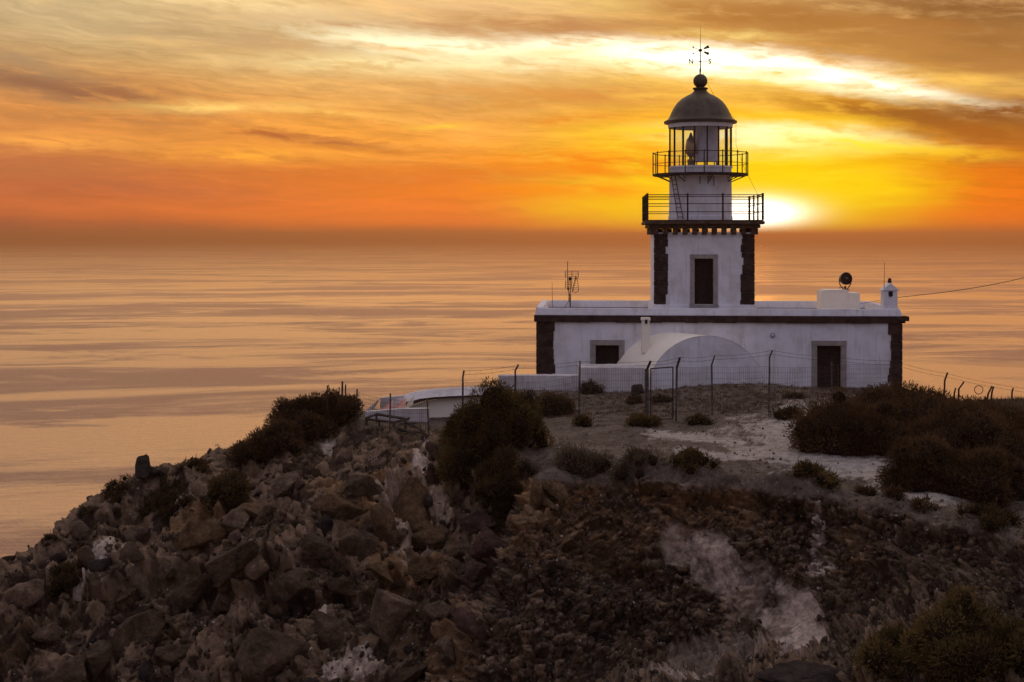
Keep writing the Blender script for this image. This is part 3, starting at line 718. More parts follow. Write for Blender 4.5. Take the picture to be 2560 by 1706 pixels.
m.box(cx_ - .03, cx_ + .03, .19, .235, wz0, wz1); m.box(wx0, cx_ - .031, .19, .235, (wz0 + wz1) / 2 - .02, (wz0 + wz1) / 2 + .02)
m.build('mullion', DARKWOOD, wi)
# chimney with a little gabled cap on the right front corner
c0, c1 = fu(2208, .1), fu(2244, .1); zc = fz(727, 18); zpk = fz(708, 18)
ch = MB().box(c0, c1, .04, .78, ZP - .30, zc, top=(.02, .02)); ch.box(c0 - .10, c1 + .06, -.02, .86, ZP - .31, ZP - .05, top=(.06, .06))
ch.prism([(c0 - .07, zc + .002), (c1 + .09, zc + .002), ((c0 + c1) / 2, zpk)], .0, .82)
ch = ch.build('chimney', WHITE, house, bevel=.012)
MB().prism([(fu(2221, .1), fz(740, 18)), (fu(2226, .1), fz(743, 18)), (fu(2231, .1), fz(740, 18)), (fu(2231, .1), fz(729, 18)), (fu(2221, .1), fz(729, 18))], .018, .06).build('smoke_hole', DARKWOOD, ch)
MB().lathe([(.02, 0), (.09, .03), (.11, .10), (.07, .17), (.10, .21), (.03, .27)], ((c0 + c1) / 2 + .03, .40, zpk - .03), 12).build('finial', DARKSTONE, ch, smooth=True)
# block on the back of the roof
vb = 5.2
b0, b1, b2 = fu(2054, vb), fu(2121, vb), fu(2150, vb)
m = MB().box(b0, b1, vb, vb + 1.6, ZC1 - .05, fz(728, 16, vb)); m.box(b1 + .003, b2, vb + .01, vb + 1.5, ZC1 - .05, fz(733, 16, vb))
m.box(fu(2061, vb), b1 - .02, vb - .02, vb + 1.63, fz(727.9, 16, vb), fz(725.5, 16, vb))
m.build('roof_hatch', CREAM, house, bevel=.015)

# ------------------------------------------------------------------ lighthouse tower
TV = 1.0                                                      # front of the square stage
t0, t1 = fu(1637, TV), fu(1885, TV); TW = t1 - t0; tcx = (t0 + t1) / 2; tcv = TV + TW / 2
def HW(u, v, z=0): return (HX + u * cth + v * sth, HYW - u * sth + v * cth, GZ + z)
ZB = ZC1 - .028
tower = empty('lighthouse', HW(tcx, tcv, ZB), -TH, label='tall white lighthouse tower with two railed galleries, glazed lantern and dark dome', cat='lighthouse')
YT = fY(tcx, tcv)
def lz(py, v=None):                                           # height above the tower's foot of a photo row
    return -(py - HY) / F * (YT if v is None else fY(tcx, v)) + EYE - GZ - ZB
hw = TW / 2
zs1 = lz(586, TV); zg0, zg1 = lz(570.5, TV - .5), lz(550, TV - .5)
# door of the square stage
p0, p1 = fu(1736, TV) - tcx, fu(1783.5, TV) - tcx; pz0, pz1 = lz(761.5, TV), lz(647, TV)
m = MB(); holed_wall(m, -hw, hw, 0, zs1 + .1, [(p0, p1, pz0, pz1)], .35, y=-hw)
for a in ((-hw, 1), (hw, -1)): m.add([(a[0], -hw, 0), (a[0], hw, 0), (a[0], hw, zs1 + .1), (a[0], -hw, zs1 + .1)], [(0, 1, 2, 3)])
m.add([(-hw, hw, 0), (hw, hw, 0), (hw, hw, zs1 + .1), (-hw, hw, zs1 + .1)], [(0, 1, 2, 3)])
m.build('square_stage', WHITE, tower)
MB().box(-hw - .14, hw + .14, -hw - .14, hw + .14, .0, pz0 - .02, top=(.03, .03)).build('plinth', WHITE, tower, bevel=.02)
dt = MB().box(p0, p1, -hw + .24, -hw + .29, pz0, pz1).build('door', DARKWOOD, tower)
m = frame(MB(), p0, p1, pz0, pz1, .22, .22); m.v = [(x, y - hw, z) for x, y, z in m.v]; m.build('door_frame', GREYSTONE, dt, bevel=.015)
MB().box(p0 - .26, p1 + .26, -hw - .22, -hw + .2, pz0 - .12, pz0 - .004).build('doorstep', GREYSTONE, dt, bevel=.015)
for sg in (-1, 1):
    q = quoin(sg * hw, -sg, pz0, zs1 + .02, .56, .70, .40, y=-hw); q.build('quoin', DARKSTONE, tower, bevel=.022)
n = 11
for i in range(n):                                             # small corbels under the gallery, on four sides
    a = -hw + .05 + i * (TW - .10) / (n - 1)
    for k in range(4):
        MB().box(a - .13, a + .13, -hw - .20, -hw - .002, zs1 - .02, zg0 - .006, Matrix.Rotation(k * math.pi / 2, 4, 'Z')).build('corbel', GALLERYSTONE, tower, bevel=.015)
m = MB(); g = hw + .30
m.box(-g, g, -g, g, zg0, zg0 + (zg1 - zg0) * .45); g2 = hw + .50; m.box(-g2, g2, -g2, g2, zg0 + (zg1 - zg0) * .45 + .002, zg1 - .06); g3 = hw + .46; m.box(-g3, g3, -g3, g3, zg1 - .058, zg1)
gal = m.build('gallery_floor', GALLERYSTONE, tower, bevel=.03)
# square railing
rl = hw + .40; rh = lz(487, TV - .4) - zg1
m = MB()
for k in range(4):
    mt = Matrix.Rotation(k * math.pi / 2, 4, 'Z')
    for f in (1.0, .93, .64, .32):
        a, b = mt @ Vector((-rl, -rl, zg1 + rh * f)), mt @ Vector((rl, -rl, zg1 + rh * f)); m.tube(a, b, .022, 6)
rail = m.build('gallery_railing', IRON, tower)
for k in range(4):
    mt = Matrix.Rotation(k * math.pi / 2, 4, 'Z')
    for i, f in enumerate((-1.0, -.30, .31)):
        p = mt @ Vector((rl * f, -rl, 0)); w = .055 if f == -1 else .042
        MB().box(p.x - w, p.x + w, p.y - w, p.y + w, zg1 + .002, zg1 + rh * 1.06).build('post', IRON, rail, bevel=.006)
# round stage
zr1 = lz(421); rr = 78.2 / F * YT
MB().lathe([(rr * 1.02, zg1 + .003), (rr * 1.02, zg1 + .22), (rr, zg1 + .24), (rr * .985, lz(445)), (rr * .985, zr1 - .05), (rr * 1.0, zr1)], n=56).build('round_stage', WHITE, tower, smooth=True)
# upper gallery
zd = lz(435.5); R2 = 119.0 / F * YT
MB().lathe([(rr * .99, zd - .11), (R2, zd - .11), (R2, zd), (rr * .99, zd)], n=16, cap=False).build('upper_gallery_floor', IRON, tower)
m = MB()
for i in range(16):
    t = 2 * math.pi * (i + .5) / 16; c_, s_ = math.cos(t), math.sin(t)
    if i % 2 == 0:
        m = MB().tube((c_ * R2 * .96, s_ * R2 * .96, zd - .11), (c_ * rr * .98, s_ * rr * .98, lz(456)), .028, 5)
        m.tube((c_ * R2 * .72, s_ * R2 * .72, zd - .11), (c_ * rr * .98, s_ * rr * .98, lz(449)), .02, 5)
        m.build('bracket', IRON, tower)
zrt = lz(384)
ur = None
for z, r in ((zrt, .022), (zd + (zrt - zd) * .48, .016)):
    m = MB()
    vs = [(math.cos(2 * math.pi * i / 16) * (R2 - .03), math.sin(2 * math.pi * i / 16) * (R2 - .03), z) for i in range(17)]
    m.path(vs, r, 5)
    q = m.build('rail' if ur else 'upper_railing', IRON, ur or tower); ur = ur or q
for i in range(16):
    t = 2 * math.pi * i / 16; x, y = math.cos(t) * (R2 - .03), math.sin(t) * (R2 - .03)
    MB().tube((x, y, zd), (x, y, zrt + .06), .030, 6).build('post', IRON, ur)
# lantern
zl0, zl1 = zr1, lz(316); RL = 78.5 / F * YT
lan = MB().lathe([(RL + .03, zl0), (RL + .03, zl0 + .09), (RL - .06, zl0 + .09), (RL - .06, zl0)], n=16, cap=False).build('lantern', WHITE, tower)
MB().lathe([(RL + .03, zl1 - .10), (RL + .05, zl1 + .10), (RL - .08, zl1 + .10), (RL - .08, zl1 - .10)], n=32, cap=False).build('lantern_ring', WHITE, lan, smooth=True)
for i in range(16):
    t = 2 * math.pi * (i + .35) / 16; mt = Matrix.Rotation(t, 4, 'Z')
    MB().box(RL - .07, RL + .01, -.030, .030, zl0 + .092, zl1 - .102, mt).build('mullion', IRON, lan)
MB().lathe([(RL - .035, zl0 + .092), (RL - .035, zl1 - .102)], n=16, a0=2 * math.pi * .35 / 16, a1=2 * math.pi * (1 + .35 / 16), cap=False).build('glazing', GLASS, lan)
ox = .34
MB().lathe([(.60, zl0 + .30), (.60, zl1 + .05)], (ox, .1, 0), 28, math.pi * 1.02, math.pi * 1.98, False).build('light_screen', LENSM, lan, smooth=True)
m = MB().lathe([(.16, zl0 + .05), (.20, zl0 + .45), (.09, zl0 + .50), (.12, zl0 + .62), (.26, zl0 + .75), (.30, zl0 + 1.10), (.24, zl0 + 1.5), (.12, zl0 + 1.66), (.04, zl0 + 1.9)], (-.52, -.2, 0), 18)
m.build('lamp_lens', BRASS, lan, smooth=True)
MB().lathe([(RL - .10, zl0 - .04), (RL - .10, zl0 + .02), (.02, zl0 + .03)], n=24, cap=False).build('lantern_floor', IRON, lan)
# dome, ball and vane
K = YT / F
def z1(zy): return lz(40 + zy * .3316)                          # rows measured on an enlarged view
prof = [(272, 812), (274, 797), (262, 792), (244, 780), (232, 762), (222, 738), (210, 712), (192, 680), (168, 650), (138, 624), (104, 604), (74, 590), (54, 574), (46, 560), (58, 552), (58, 545), (44, 541)]
MB().lathe([(RL - .1, z1(822))] + [(a * .3316 * K, z1(b)) for a, b in prof], n=48).build('dome', DOMEM, tower, smooth=True)
MB().lathe([(math.sin(t) * 53 * .3316 * K + .003, z1(492) - math.cos(t) * 53 * .3316 * K) for t in [math.pi * i / 14 for i in range(15)]], n=24).build('ball', DOMEM, tower, smooth=True)
zv0, zv1, zN, zA, zEW = z1(440), z1(72), z1(345), z1(260), z1(410)
va = MB().tube((0, 0, zv0 - .05), (0, 0, z1(250)), .028, 8).tube((0, 0, z1(250)), (0, 0, zv1), .018, 8, .006).build('weather_vane', IRON, tower)
m = MB().tube((-.40, 0, zN), (.40, 0, zN), .014, 6).tube((0, -.30, zN - .5), (0, .30, zN - .5), .014, 6)
m.lathe([(.01, -.06), (.05, -.03), (.06, 0), (.05, .03), (.01, .06)], (0, 0, zN), 10); m.lathe([(.02, -.09), (.08, -.05), (.10, 0), (.08, .05), (.02, .09)], (0, 0, zA), 12)
m.build('compass_arms', IRON, va)
def arrow(sg):
    a = R(24) * sg; c_, s_ = math.cos(a), math.sin(a); pt = lambda x, z: (x * c_ - z * s_, zA + x * s_ + z * c_)
    mm = MB().tube((pt(-.40, 0)[0], 0, pt(-.40, 0)[1]), (pt(.42, 0)[0], 0, pt(.42, 0)[1]), .013, 6)
    mm.prism([pt(-.50, 0), pt(-.36, .06), pt(-.40, 0), pt(-.36, -.06)], -.01, .01)
    mm.prism([pt(.22, .04), pt(.50, .085), pt(.50, -.085), pt(.22, -.04)], -.012, .012)
    mm.build('vane_arrow', IRON, va)
arrow(1); arrow(-1)
def letter(ch, x, y, z, rz, size, parent, material, name='letter'):
    cu = bpy.data.curves.new(name, 'FONT'); cu.body = ch; cu.size = size; cu.extrude = .012; cu.offset = .008; cu.align_x = 'CENTER'; cu.align_y = 'CENTER'
    ob = bpy.data.objects.new(name, cu); COL.objects.link(ob)
    bpy.context.view_layer.update()
    me = bpy.data.meshes.new_from_object(ob.evaluated_get(bpy.context.evaluated_depsgraph_get())); bpy.data.objects.remove(ob)
    me.materials.append(material)
    o = bpy.data.objects.new(name, me); link(o, parent); o.location = (x, y, z); o.rotation_euler = (R(90), 0, rz); return o
letter('N', -.50, 0, zN, 0, .36, va, IRON); letter('S', .50, 0, zN, 0, .36, va, IRON)
letter('E', 0, -.36, zN - .5, R(80), .30, va, IRON); letter('W', 0, .36, zN - .5, R(80), .30, va, IRON)
# ladder on the round stage and the lightning wire
lt = R(222)
def onw(t, z, k=1.09): return Vector((math.cos(t) * rr * k, math.sin(t) * rr * k, z))
m = MB(); za, zb = zg1 + .05, zd + .0
for d in (-.09, .09): m.tube(onw(lt + d + .16, za), onw(lt + d - .16, zb), .022, 6)
for i in range(10):
    f = (i + .5) / 10; m.tube(onw(lt - .09 + .16 - .32 * f, za + (zb - za) * f), onw(lt + .09 + .16 - .32 * f, za + (zb - za) * f), .016, 5)
m.build('ladder', IRON, tower)
def xw(zx): return (zx - 586) * .3316 * K
m = MB().path([(xw(605), -.1, z1(430)), (xw(640), -.1, z1(512)), (xw(690), -.15, z1(612)), (xw(790), -.3, z1(720)), (xw(848), -.3, z1(800)), (xw(848), -.3, z1(975)), (xw(905), -.3, z1(1140)), (xw(1005), -.4, z1(1345))], .008, 4)
m.build('lightning_wire', CABLEM, tower)
m = MB()
for px_, dz_ in ((835, 0.), (905, 0.), (955, .1)): m.tube((xw(px_) * .0 + (px_ - 860) * .006, -rr * 1.0, lz(440) - .1), ((px_ - 860) * .006, -rr * 1.02, lz(440) - .5 - dz_), .02, 5)
m.build('drain_pipes', IRON, tower)

# ------------------------------------------------------------------ vaulted outbuilding against the front
vault = empty('vaulted_annex', (9.65, 66.0, GZ), 0, label='cream barrel-vaulted outbuilding with a slim chimney against the front of the house', cat='outbuilding')
m = MB(); n = 28; r0 = 2.95; bx, by = -1.62, 2.35
def arc(r, cx0, y, z0=-.05): return [(cx0 + r * math.cos(math.pi * i / n), y, z0 + r * .985 * math.sin(math.pi * i / n)) for i in range(n + 1)]
A0, A1 = arc(r0, 0, 0), arc(r0, bx, by)
vs = A0 + A1; k = n + 1
m.add(vs, [(i, i + 1, k + i + 1, k + i) for i in range(n)])
m.build('vault', CREAM, vault, smooth=True)
m = MB(); I0 = arc(r0 - .004, 0, .015); m.add(I0, [tuple(range(n + 1))]); m.build('end_wall', WHITE, vault)
qx, qv = fu(1603.5, -1.2), -1.2
cp = Vector(HW((fu(1603.5, -1.0) + fu(1624.5, -1.0)) / 2, -1.0, 0)) - Vector((9.65, 66.0, GZ)); hz = fz(794, 5.5, -1.0)
ch2 = MB().box(cp.x - .215, cp.x + .215, cp.y - .2, cp.y + .2, 1.9, hz - .16, top=(.03, .03)); ch2.box(cp.x - .23, cp.x + .23, cp.y - .22, cp.y + .22, hz - .158, hz)
ch2 = ch2.build('chimney', CREAM, vault, bevel=.02)
MB().box(cp.x - .05, cp.x + .07, cp.y - .232, cp.y - .15, hz - .30, hz - .10).build('smoke_hole', DARKWOOD, ch2)

# ------------------------------------------------------------------ walls in front
def wall_run(name, a, b, y0, y1, ztop, material, th=.45, zb=91.4, **kw):
    """a free-standing wall from photo column a to b; y0, y1 distances of its ends"""
    A, B = Vector(((a - CX) / F * y0, y0, 0)), Vector(((b - CX) / F * y1, y1, 0))
    d = (B - A).normalized(); nrm = Vector((-d.y, d.x, 0)) * th
    za, zb2 = EYE - (ztop[0] - HY) / F * y0, EYE - (ztop[1] - HY) / F * y1
    o = empty(name, ((A + B) / 2) + Vector((0, 0, zb)), 0, **kw) if False else None
    m = MB(); seg = 14; vs = []
    random.seed(a)
    for i in range(seg + 1):
        f = i / seg; p = A.lerp(B, f); zt = za + (zb2 - za) * f + random.uniform(-.012, .012)
        vs += [(p.x, p.y, zb), (p.x, p.y, zt - .04), (p.x + nrm.x * .12, p.y + nrm.y * .12, zt), (p.x + nrm.x * .9, p.y + nrm.y * .9, zt), (p.x + nrm.x, p.y + nrm.y, zt - .04), (p.x + nrm.x, p.y + nrm.y, zb)]
    fs = [(i * 6 + j, (i + 1) * 6 + j, (i + 1) * 6 + j + 1, i * 6 + j + 1) for i in range(seg) for j in range(5)] + [(0, 1, 2, 3, 4, 5), tuple(seg * 6 + j for j in range(5, -1, -1))]
    m.add(vs, fs)
    o = m.build(name, material, None); props(o, **kw); return o
wall_run('low_wall', 1247, 1451, 65.0, 65.3, (938.5, 938.0), OLDWHITE, label='lower white yard wall running left from the house corner behind the shrub', cat='wall')
wall_run('platform_wall', 1453, 1612, 64.6, 64.9, (918, 918), OLDWHITE, th=1.7, label='higher white yard wall below the small dark window beside the gate', cat='wall')
# ------------------------------------------------------------------ wire fence round the headland
def foot(px, py):
    p = hit(px, py); return Vector((p.x, p.y, p.z))
def post_mesh(a, top, r, bend=None):
    """leaning steel post; bend = photo position of the tip of its cranked arm"""
    m = MB(); m.tube(a - Vector((0, 0, .25)), top, r, 6)
    if bend is not None: m.tube(top - (top - a).normalized() * .02, bend, r * .95, 6)
    return m
def at_depth(px, py, Y): return P(px, py, Y)
fence = empty('wire_fence', P(1500, 1055, 53), 0, label='wire mesh fence on cranked steel posts running across in front of the house', cat='fence')
fo = Vector(fence.location)
posts = [  # column top, row top, column foot, row foot, distance if the foot is hidden, tip of arm
    (893, 973, 893, 1057, None, None, .032), (976, 984, 977, 1077, None, None, .032), (1068, 996, 1069, 1088, None, None, .030),
    (1157, 942, 1156, 1060, 49.5, (1160, 927), .038), (1288, 926, 1290, 1010, 51.5, (1296, 912), .038),
    (1450, 903, 1450, 1054, None, None, .034), (1779, 912, 1778, 1034, None, (1787, 889), .034), (1924, 893, 1924, 1030, None, (1931, 876), .034), (2079, 905, 2078, 1008, None, None, .034)]
pts = []
for tx, ty, bx_, by_, dist, tip, r in posts:
    a = foot(bx_, by_) if dist is None else P(bx_, by_, dist)
    if dist is not None: a.z = min(a.z, ground_z(a.x, a.y) + .05)
    top = P(tx, ty, a.y); t2 = P(tip[0], tip[1], a.y - .05) if tip else None
    m = post_mesh(a - fo, top - fo, r, t2 - fo if tip else None); m.build('post', POSTM, fence)
    pts.append((a, top, t2))
def mesh_panel(a, b, za, zb, ha, hb, parent, o, step=.085, r=.0046, rows=9, sag=.0):
    m = MB(); L = (b - a).length; n = max(3, int(L / step))
    random.seed(int(a.x * 50) + n)
    for i in range(n + 1):
        f = i / n; p = a.lerp(b, f)
        z0 = max(za + (zb - za) * f, ground_z(p.x, p.y) - .02) + random.uniform(0, .03)
        z1_ = ha + (hb - ha) * f - sag * math.sin(math.pi * f)
        if z1_ - z0 > .1: m.tube((p.x - o.x, p.y - o.y, z0 - o.z), (p.x - o.x + random.uniform(-.012, .012), p.y - o.y, z1_ - o.z), r, 3, cap=False)
    for j in range(rows):
        q = j / (rows - 1); last = None
        for i in range(9):
            f = i / 8; p = a.lerp(b, f); z = (za + .05 + (zb - za) * f) * (1 - q) + (ha + (hb - ha) * f - sag * math.sin(math.pi * f)) * q
            v = (p.x - o.x, p.y - o.y, z - o.z + random.uniform(-.012, .012))
            if last: m.tube(last, v, r * .9, 3, cap=False)
            last = v
    return m
gl, gr_ = foot(1617, 1051), foot(1692, 1048)
line = [pts[0], pts[1], pts[2]]
for p_, q_ in zip(line[:-1], line[1:]):
    mesh_panel(p_[0], q_[0], p_[0].z, q_[0].z, p_[0].z + 1.25, q_[0].z + 1.25, fence, fo, sag=.06).build('mesh_panel', STEELM, fence)
line = [pts[3], pts[4], pts[5]]
for p_, q_ in zip(line[:-1], line[1:]):
    mesh_panel(p_[0], q_[0], p_[0].z, q_[0].z, EYE - (957 - HY) / F * p_[0].y, EYE - (940 - HY) / F * q_[0].y, fence, fo, sag=.08).build('mesh_panel', STEELM, fence)
ends = [(pts[5][0], gl), (gr_, pts[6][0]), (pts[6][0], pts[7][0]), (pts[7][0], pts[8][0])]
for k, (a, b) in enumerate(ends):
    mesh_panel(a, b, a.z, b.z, EYE - (918 - HY) / F * a.y, EYE - (916 - HY) / F * b.y, fence, fo, sag=.03).build('mesh_panel', STEELM, fence)
e_ = P(2230, 1000, 57.5); e2 = P(2300, 980, 60)
mesh_panel(pts[8][0], e_, pts[8][0].z, e_.z, EYE - (912 - HY) / F * pts[8][0].y, EYE - (912 - HY) / F * e_.y, fence, fo).build('mesh_panel', STEELM, fence)
def strand(pl, o, r=.006, sag=.05):
    m = MB(); random.seed(len(pl))
    for a, b in zip(pl[:-1], pl[1:]):
        n = 10; q = [a.lerp(b, i / n) - Vector((0, 0, sag * math.sin(math.pi * i / n))) - o for i in range(n + 1)]
        m.path(q, r, 3)
        for c in q[1:-1:2]:
            m.tube(c + Vector((-.02, 0, -.03)), c + Vector((.02, 0, .03)), r * .7, 3, cap=False)
    return m
tops = [(1159, 928), (1296, 913), (1450, 904), (1627, 904), (1700, 894), (1787, 890), (1931, 877), (2079, 892), (2235, 903), (2365, 934), (2560, 972)]
deps = [49.5, 51.5, 52.5, 53, 53.2, 53.8, 54.5, 55, 57, 60, 58]
strand([P(x, y, d) for (x, y), d in zip(tops, deps)], fo).build('barbed_wire', CABLEM, fence)
strand([P(x, y + 9, d) for (x, y), d in zip(tops, deps)], fo).build('barbed_wire', CABLEM, fence)
# far fence posts on the right skyline
far = empty('leaning_fence_posts', P(2420, 980, 59), 0, label='row of short leaning steel fence posts on the right skyline behind the grass', cat='fence')
ff = Vector(far.location)
for tx, ty, bx_, by_, tip in [(2362, 950, 2360, 1000, (2369, 932)), (2397, 972, 2396, 1000, (2410, 955)), (2386, 982, 2384, 1000, (2389, 971)), (2470, 985, 2468, 1005, (2480, 966)), (2480, 980, 2476, 1005, (2484, 967)), (2530, 980, 2530, 1005, (2533, 971))]:
    post_mesh(P(bx_, by_, 59.5) - ff, P(tx, ty, 59.5) - ff, .04, P(*tip, 59.4) - ff).build('post', IRON, far)
MB().ring((0, 0, 0), .19, .018, 14, 4).build('wire_hoop', IRON, far).location = P(2447, 975, 59.4) - ff
far.children[-1].rotation_euler = (R(90), 0, 0)
# gate
gate = empty('gate', (gl + gr_) / 2, 0, label='narrow wire mesh gate between two thick steel posts in front of the vault', cat='gate'); go = Vector(gate.location)
gtl, gtr = P(1619, 922, gl.y), P(1689, 918, gr_.y)
for a, t, tip, r in ((gl, P(1617, 923, gl.y), P(1627, 903, gl.y - .05), .085), (gr_, P(1692, 918, gr_.y), P(1700, 894, gr_.y - .05), .045)):
    post_mesh(a - go, t - go, r).build('gate_post', POSTM, gate)
    MB().tube(t - go - Vector((0, 0, .02)), tip - go, min(r, .05), 6).build('cranked_arm', IRON, gate.children[-1])
bl, br_ = Vector((gl.x + .16, gl.y, gl.z + .10)), Vector((gr_.x - .12, gr_.y, gr_.z + .08))
m = MB(); tl, tr = Vector((bl.x, bl.y, gtl.z)), Vector((br_.x, br_.y, gtr.z))
for a, b in ((bl, br_), (br_, tr), (tr, tl), (tl, bl)): m.tube(a - go, b - go, .026, 6)
gf = m.build('gate_frame', IRON, gate)
mesh_panel(bl, br_, bl.z, br_.z, tl.z, tr.z, gate, go, step=.07).build('mesh_panel', STEELM, gate)
# thin stakes in the left bush
stk = []
for k, (tx, ty, by_, r, lb) in enumerate([(819, 964, 1030, .030, 'lone thin stake left in the skyline bush'), (848, 968, 1030, .024, 'short dark stake standing among the bush top twigs'), (856, 954, 1030, .045, 'tallest dark stake rising from the left skyline bush'), (864, 962, 1030, .034, 'dark stake leaning against the tallest one in the left skyline bush'), (815, 975, 1030, .02, 'thin broken stake beside the lone stake in the skyline bush')]):
    a, t = P(tx - 1, by_, 50.6 + .1 * k), P(tx, ty, 50.6 + .1 * k)
    a.z = ground_z(a.x, a.y) - .1
    o = MB().tube((0, 0, 0), t - a, r, 6, r * .9).build('wooden_stake', WOOD, None, loc=a); props(o, label=lb, cat='stake')

# ------------------------------------------------------------------ terrace behind the fence on the left
ter = empty('curved_terrace', P(1080, 1030, 57), 0, label='low whitewashed curved terrace with stair flanks tinted pink for sunset light beside the left end of the fence', cat='terrace'); to = Vector(ter.location)
def ribbon(rows, mb=None, closed=False):
    """rows of (px,py,Y); faces between consecutive rows"""
    mb = mb or MB(); n = len(rows[0])
    vs = [P(*q) - to for r_ in rows for q in r_]
    mb.add(vs, [(i * n + j, i * n + j + 1, (i + 1) * n + j + 1, (i + 1) * n + j) for i in range(len(rows) - 1) for j in range(n - 1)]); return mb
def solid(px_rows, name, material, thick=.6):
    """wall with a given front outline (list of px,py,Y bottom & top), given a back at thick metres"""
    bot, top = px_rows; n = len(bot); mb = MB()
    B = [P(*q) - to for q in bot]; T = [P(*q) - to for q in top]; off = Vector((0, thick, 0))
    vs = B + T + [t + off for t in T] + [b + off for b in B]
    fs = []
    for j in range(n - 1):
        for r_ in range(3): fs.append((r_ * n + j, r_ * n + j + 1, (r_ + 1) * n + j + 1, (r_ + 1) * n + j))
    fs += [(0, n, 2 * n, 3 * n), (n - 1, 2 * n - 1, 3 * n - 1, 4 * n - 1)]
    mb.add(vs, fs); return mb.build(name, material, ter, bevel=0)
cols = [(1010, 1008, 989, 1018), (1028, 1004, 983, 1012), (1050, 998, 978, 1004), (1085, 994, 974.5, 999), (1125, 991.5, 971.5, 996), (1165, 990, 969.5, 994), (1205, 988.5, 968.5, 992.5), (1250, 988, 968, 992)]
Yt = 58.0
# parapet: sloping face above a dark drip edge
solid(([(c[0], c[1], Yt) for c in cols], [(c[0] + 2, c[2], Yt + .5) for c in cols]), 'parapet', OLDWHITE, .35)
solid(([(c[0] + 1, c[3], Yt - .05) for c in cols], [(c[0], c[1] - .3, Yt - .05) for c in cols]), 'drip_edge', DARKSTONE, .3)
solid(([(c[0] + 14, 1075, Yt + .25) for c in cols], [(c[0] + 14, c[3] - .5, Yt + .25) for c in cols]), 'wall', CREAM, .3)
solid(([(912, 1050, 55.6), (1000, 1053, 55.9), (1072, 1056, 56.1)], [(914, 1030, 55.6), (1000, 1023, 55.9), (1072, 1022, 56.1)]), 'front_wall', OLDWHITE, .35)
solid(([(914, 1036, 56.2), (935, 1022, 57.0)], [(914, 1027, 56.2), (951, 995, 57.4)]), 'stair_flank', OLDWHITE, .3)
solid(([(950, 1022, 57.6), (1000, 1022, 57.6)], [(952, 995.5, 57.6), (1012, 989, 57.8)]), 'back_wall', OLDWHITE, .25)
solid(([(948, 1030, 56.5), (980, 1028, 56.9)], [(950, 1024, 56.5), (984, 1000, 57.3)]), 'stair_flank', SUNTINT, .12)  # sunlit inside of the stairs, its glow given by the pink base colour
solid(([(982, 1029, 56.5), (1012, 1025, 56.9)], [(984, 1018, 56.5), (1016, 994, 57.3)]), 'stair_flank', SUNTINT, .12)
solid(([(1008, 1030, 56.4), (1032, 1012, 57.4)], [(1010, 1020, 56.4), (1036, 988, 57.6)]), 'stair_flank', CREAM, .18)

# ------------------------------------------------------------------ collapsed timber rail
rl_o = hit(960, 1062); fr = empty('collapsed_timber_rail', rl_o, 0, label='broken dark timber rail frame slumped at the cliff top below the terrace', cat='railing')
ro = Vector(rl_o)
Yr = rl_o.y
def beam(a, b, w, name='beam'):
    A, B_ = P(*a) - ro, P(*b) - ro
    m = MB(); m.tube(A, B_, w, 4); return m.build(name, WOOD, fr)
for a, b, w, nm in [((914, 1046, Yr + .3), (941, 1036, Yr + .8), .05, 'beam'), ((941, 1036, Yr + .8), (1022, 1049, Yr + .5), .05, 'beam'), ((914, 1048, Yr + .3), (985, 1056, Yr), .05, 'beam'), ((985, 1056, Yr), (1024, 1046, Yr + .4), .045, 'beam'),
                    ((916, 1047, Yr + .3), (917, 1066, Yr + .2), .05, 'leg'), ((941, 1038, Yr + .8), (942, 1058, Yr + .7), .045, 'leg'), ((986, 1056, Yr), (985, 1076, Yr - .1), .05, 'leg'), ((948, 1052, Yr + .2), (949, 1070, Yr + .1), .04, 'leg'),
                    ((985, 1075, Yr - .1), (1060, 1082, Yr - .3), .05, 'beam'), ((1010, 1052, Yr + .1), (1062, 1080, Yr - .2), .045, 'beam'), ((1000, 1060, Yr), (1040, 1058, Yr + .2), .035, 'beam'), ((1015, 1060, Yr), (1014, 1078, Yr - .1), .035, 'leg'), ((990, 1068, Yr - .1), (1040, 1086, Yr - .4), .04, 'beam')]:
    beam(a, b, w, nm)

# ------------------------------------------------------------------ things on the roof and on the front
def on_roof(px, v): u = fu(px, v); return Vector(HW(u, v)), u
def rod(name, px, y0, y1, v, r, label, cat, mtl=IRON, lean=0.0):
    b, u = on_roof(px, v); z0 = GZ + fz(y0, u, v); z1_ = GZ + fz(y1, u, v)
    o = MB().tube((0, 0, 0), (lean, 0, z1_ - z0), r, 6, r * .6).build(name, mtl, None, loc=(b.x, b.y, z0)); return props(o, label=label, cat=cat)
rod('rod_aerial', 1381.5, 775, 705, 2.0, .016, 'thin grey rod standing alone at the left end of the roof', 'aerial', STEELM, -.03)
rod('rod_aerial', 2210, 727, 657, .1, .016, 'thin rust red rod rising beside the gabled roof chimney', 'aerial', IRON, .03)
av = 1.0; ab, au = on_roof(1424, av)
def az_(py): return GZ + fz(py, au, av)
ant = empty('aerial_mast', (ab.x, ab.y, az_(775)), 0, label='lattice aerial mast with two grid panels on the left of the roof', cat='aerial'); ao = Vector(ant.location)
k = fY(au, av) / F
def an(zx, zy, dy=0.0):                                        # enlarged view to metres
    px_ = 1300 + zx * .2806; py_ = 620 + zy * .2806
    return Vector(((px_ - 1424) * k, dy, az_(py_) - ao.z))
MB().tube(an(447, 540), an(447, 440), .035, 6).tube(an(447, 440), an(424, 340), .02, 6).tube(an(424, 380), an(424, 120), .016, 6).tube(an(436, 480), an(436, 260), .022, 6).tube(an(450, 480), an(452, 265), .02, 6).tube(an(390, 540), an(440, 470), .014, 5).build('mast', IRON, ant)
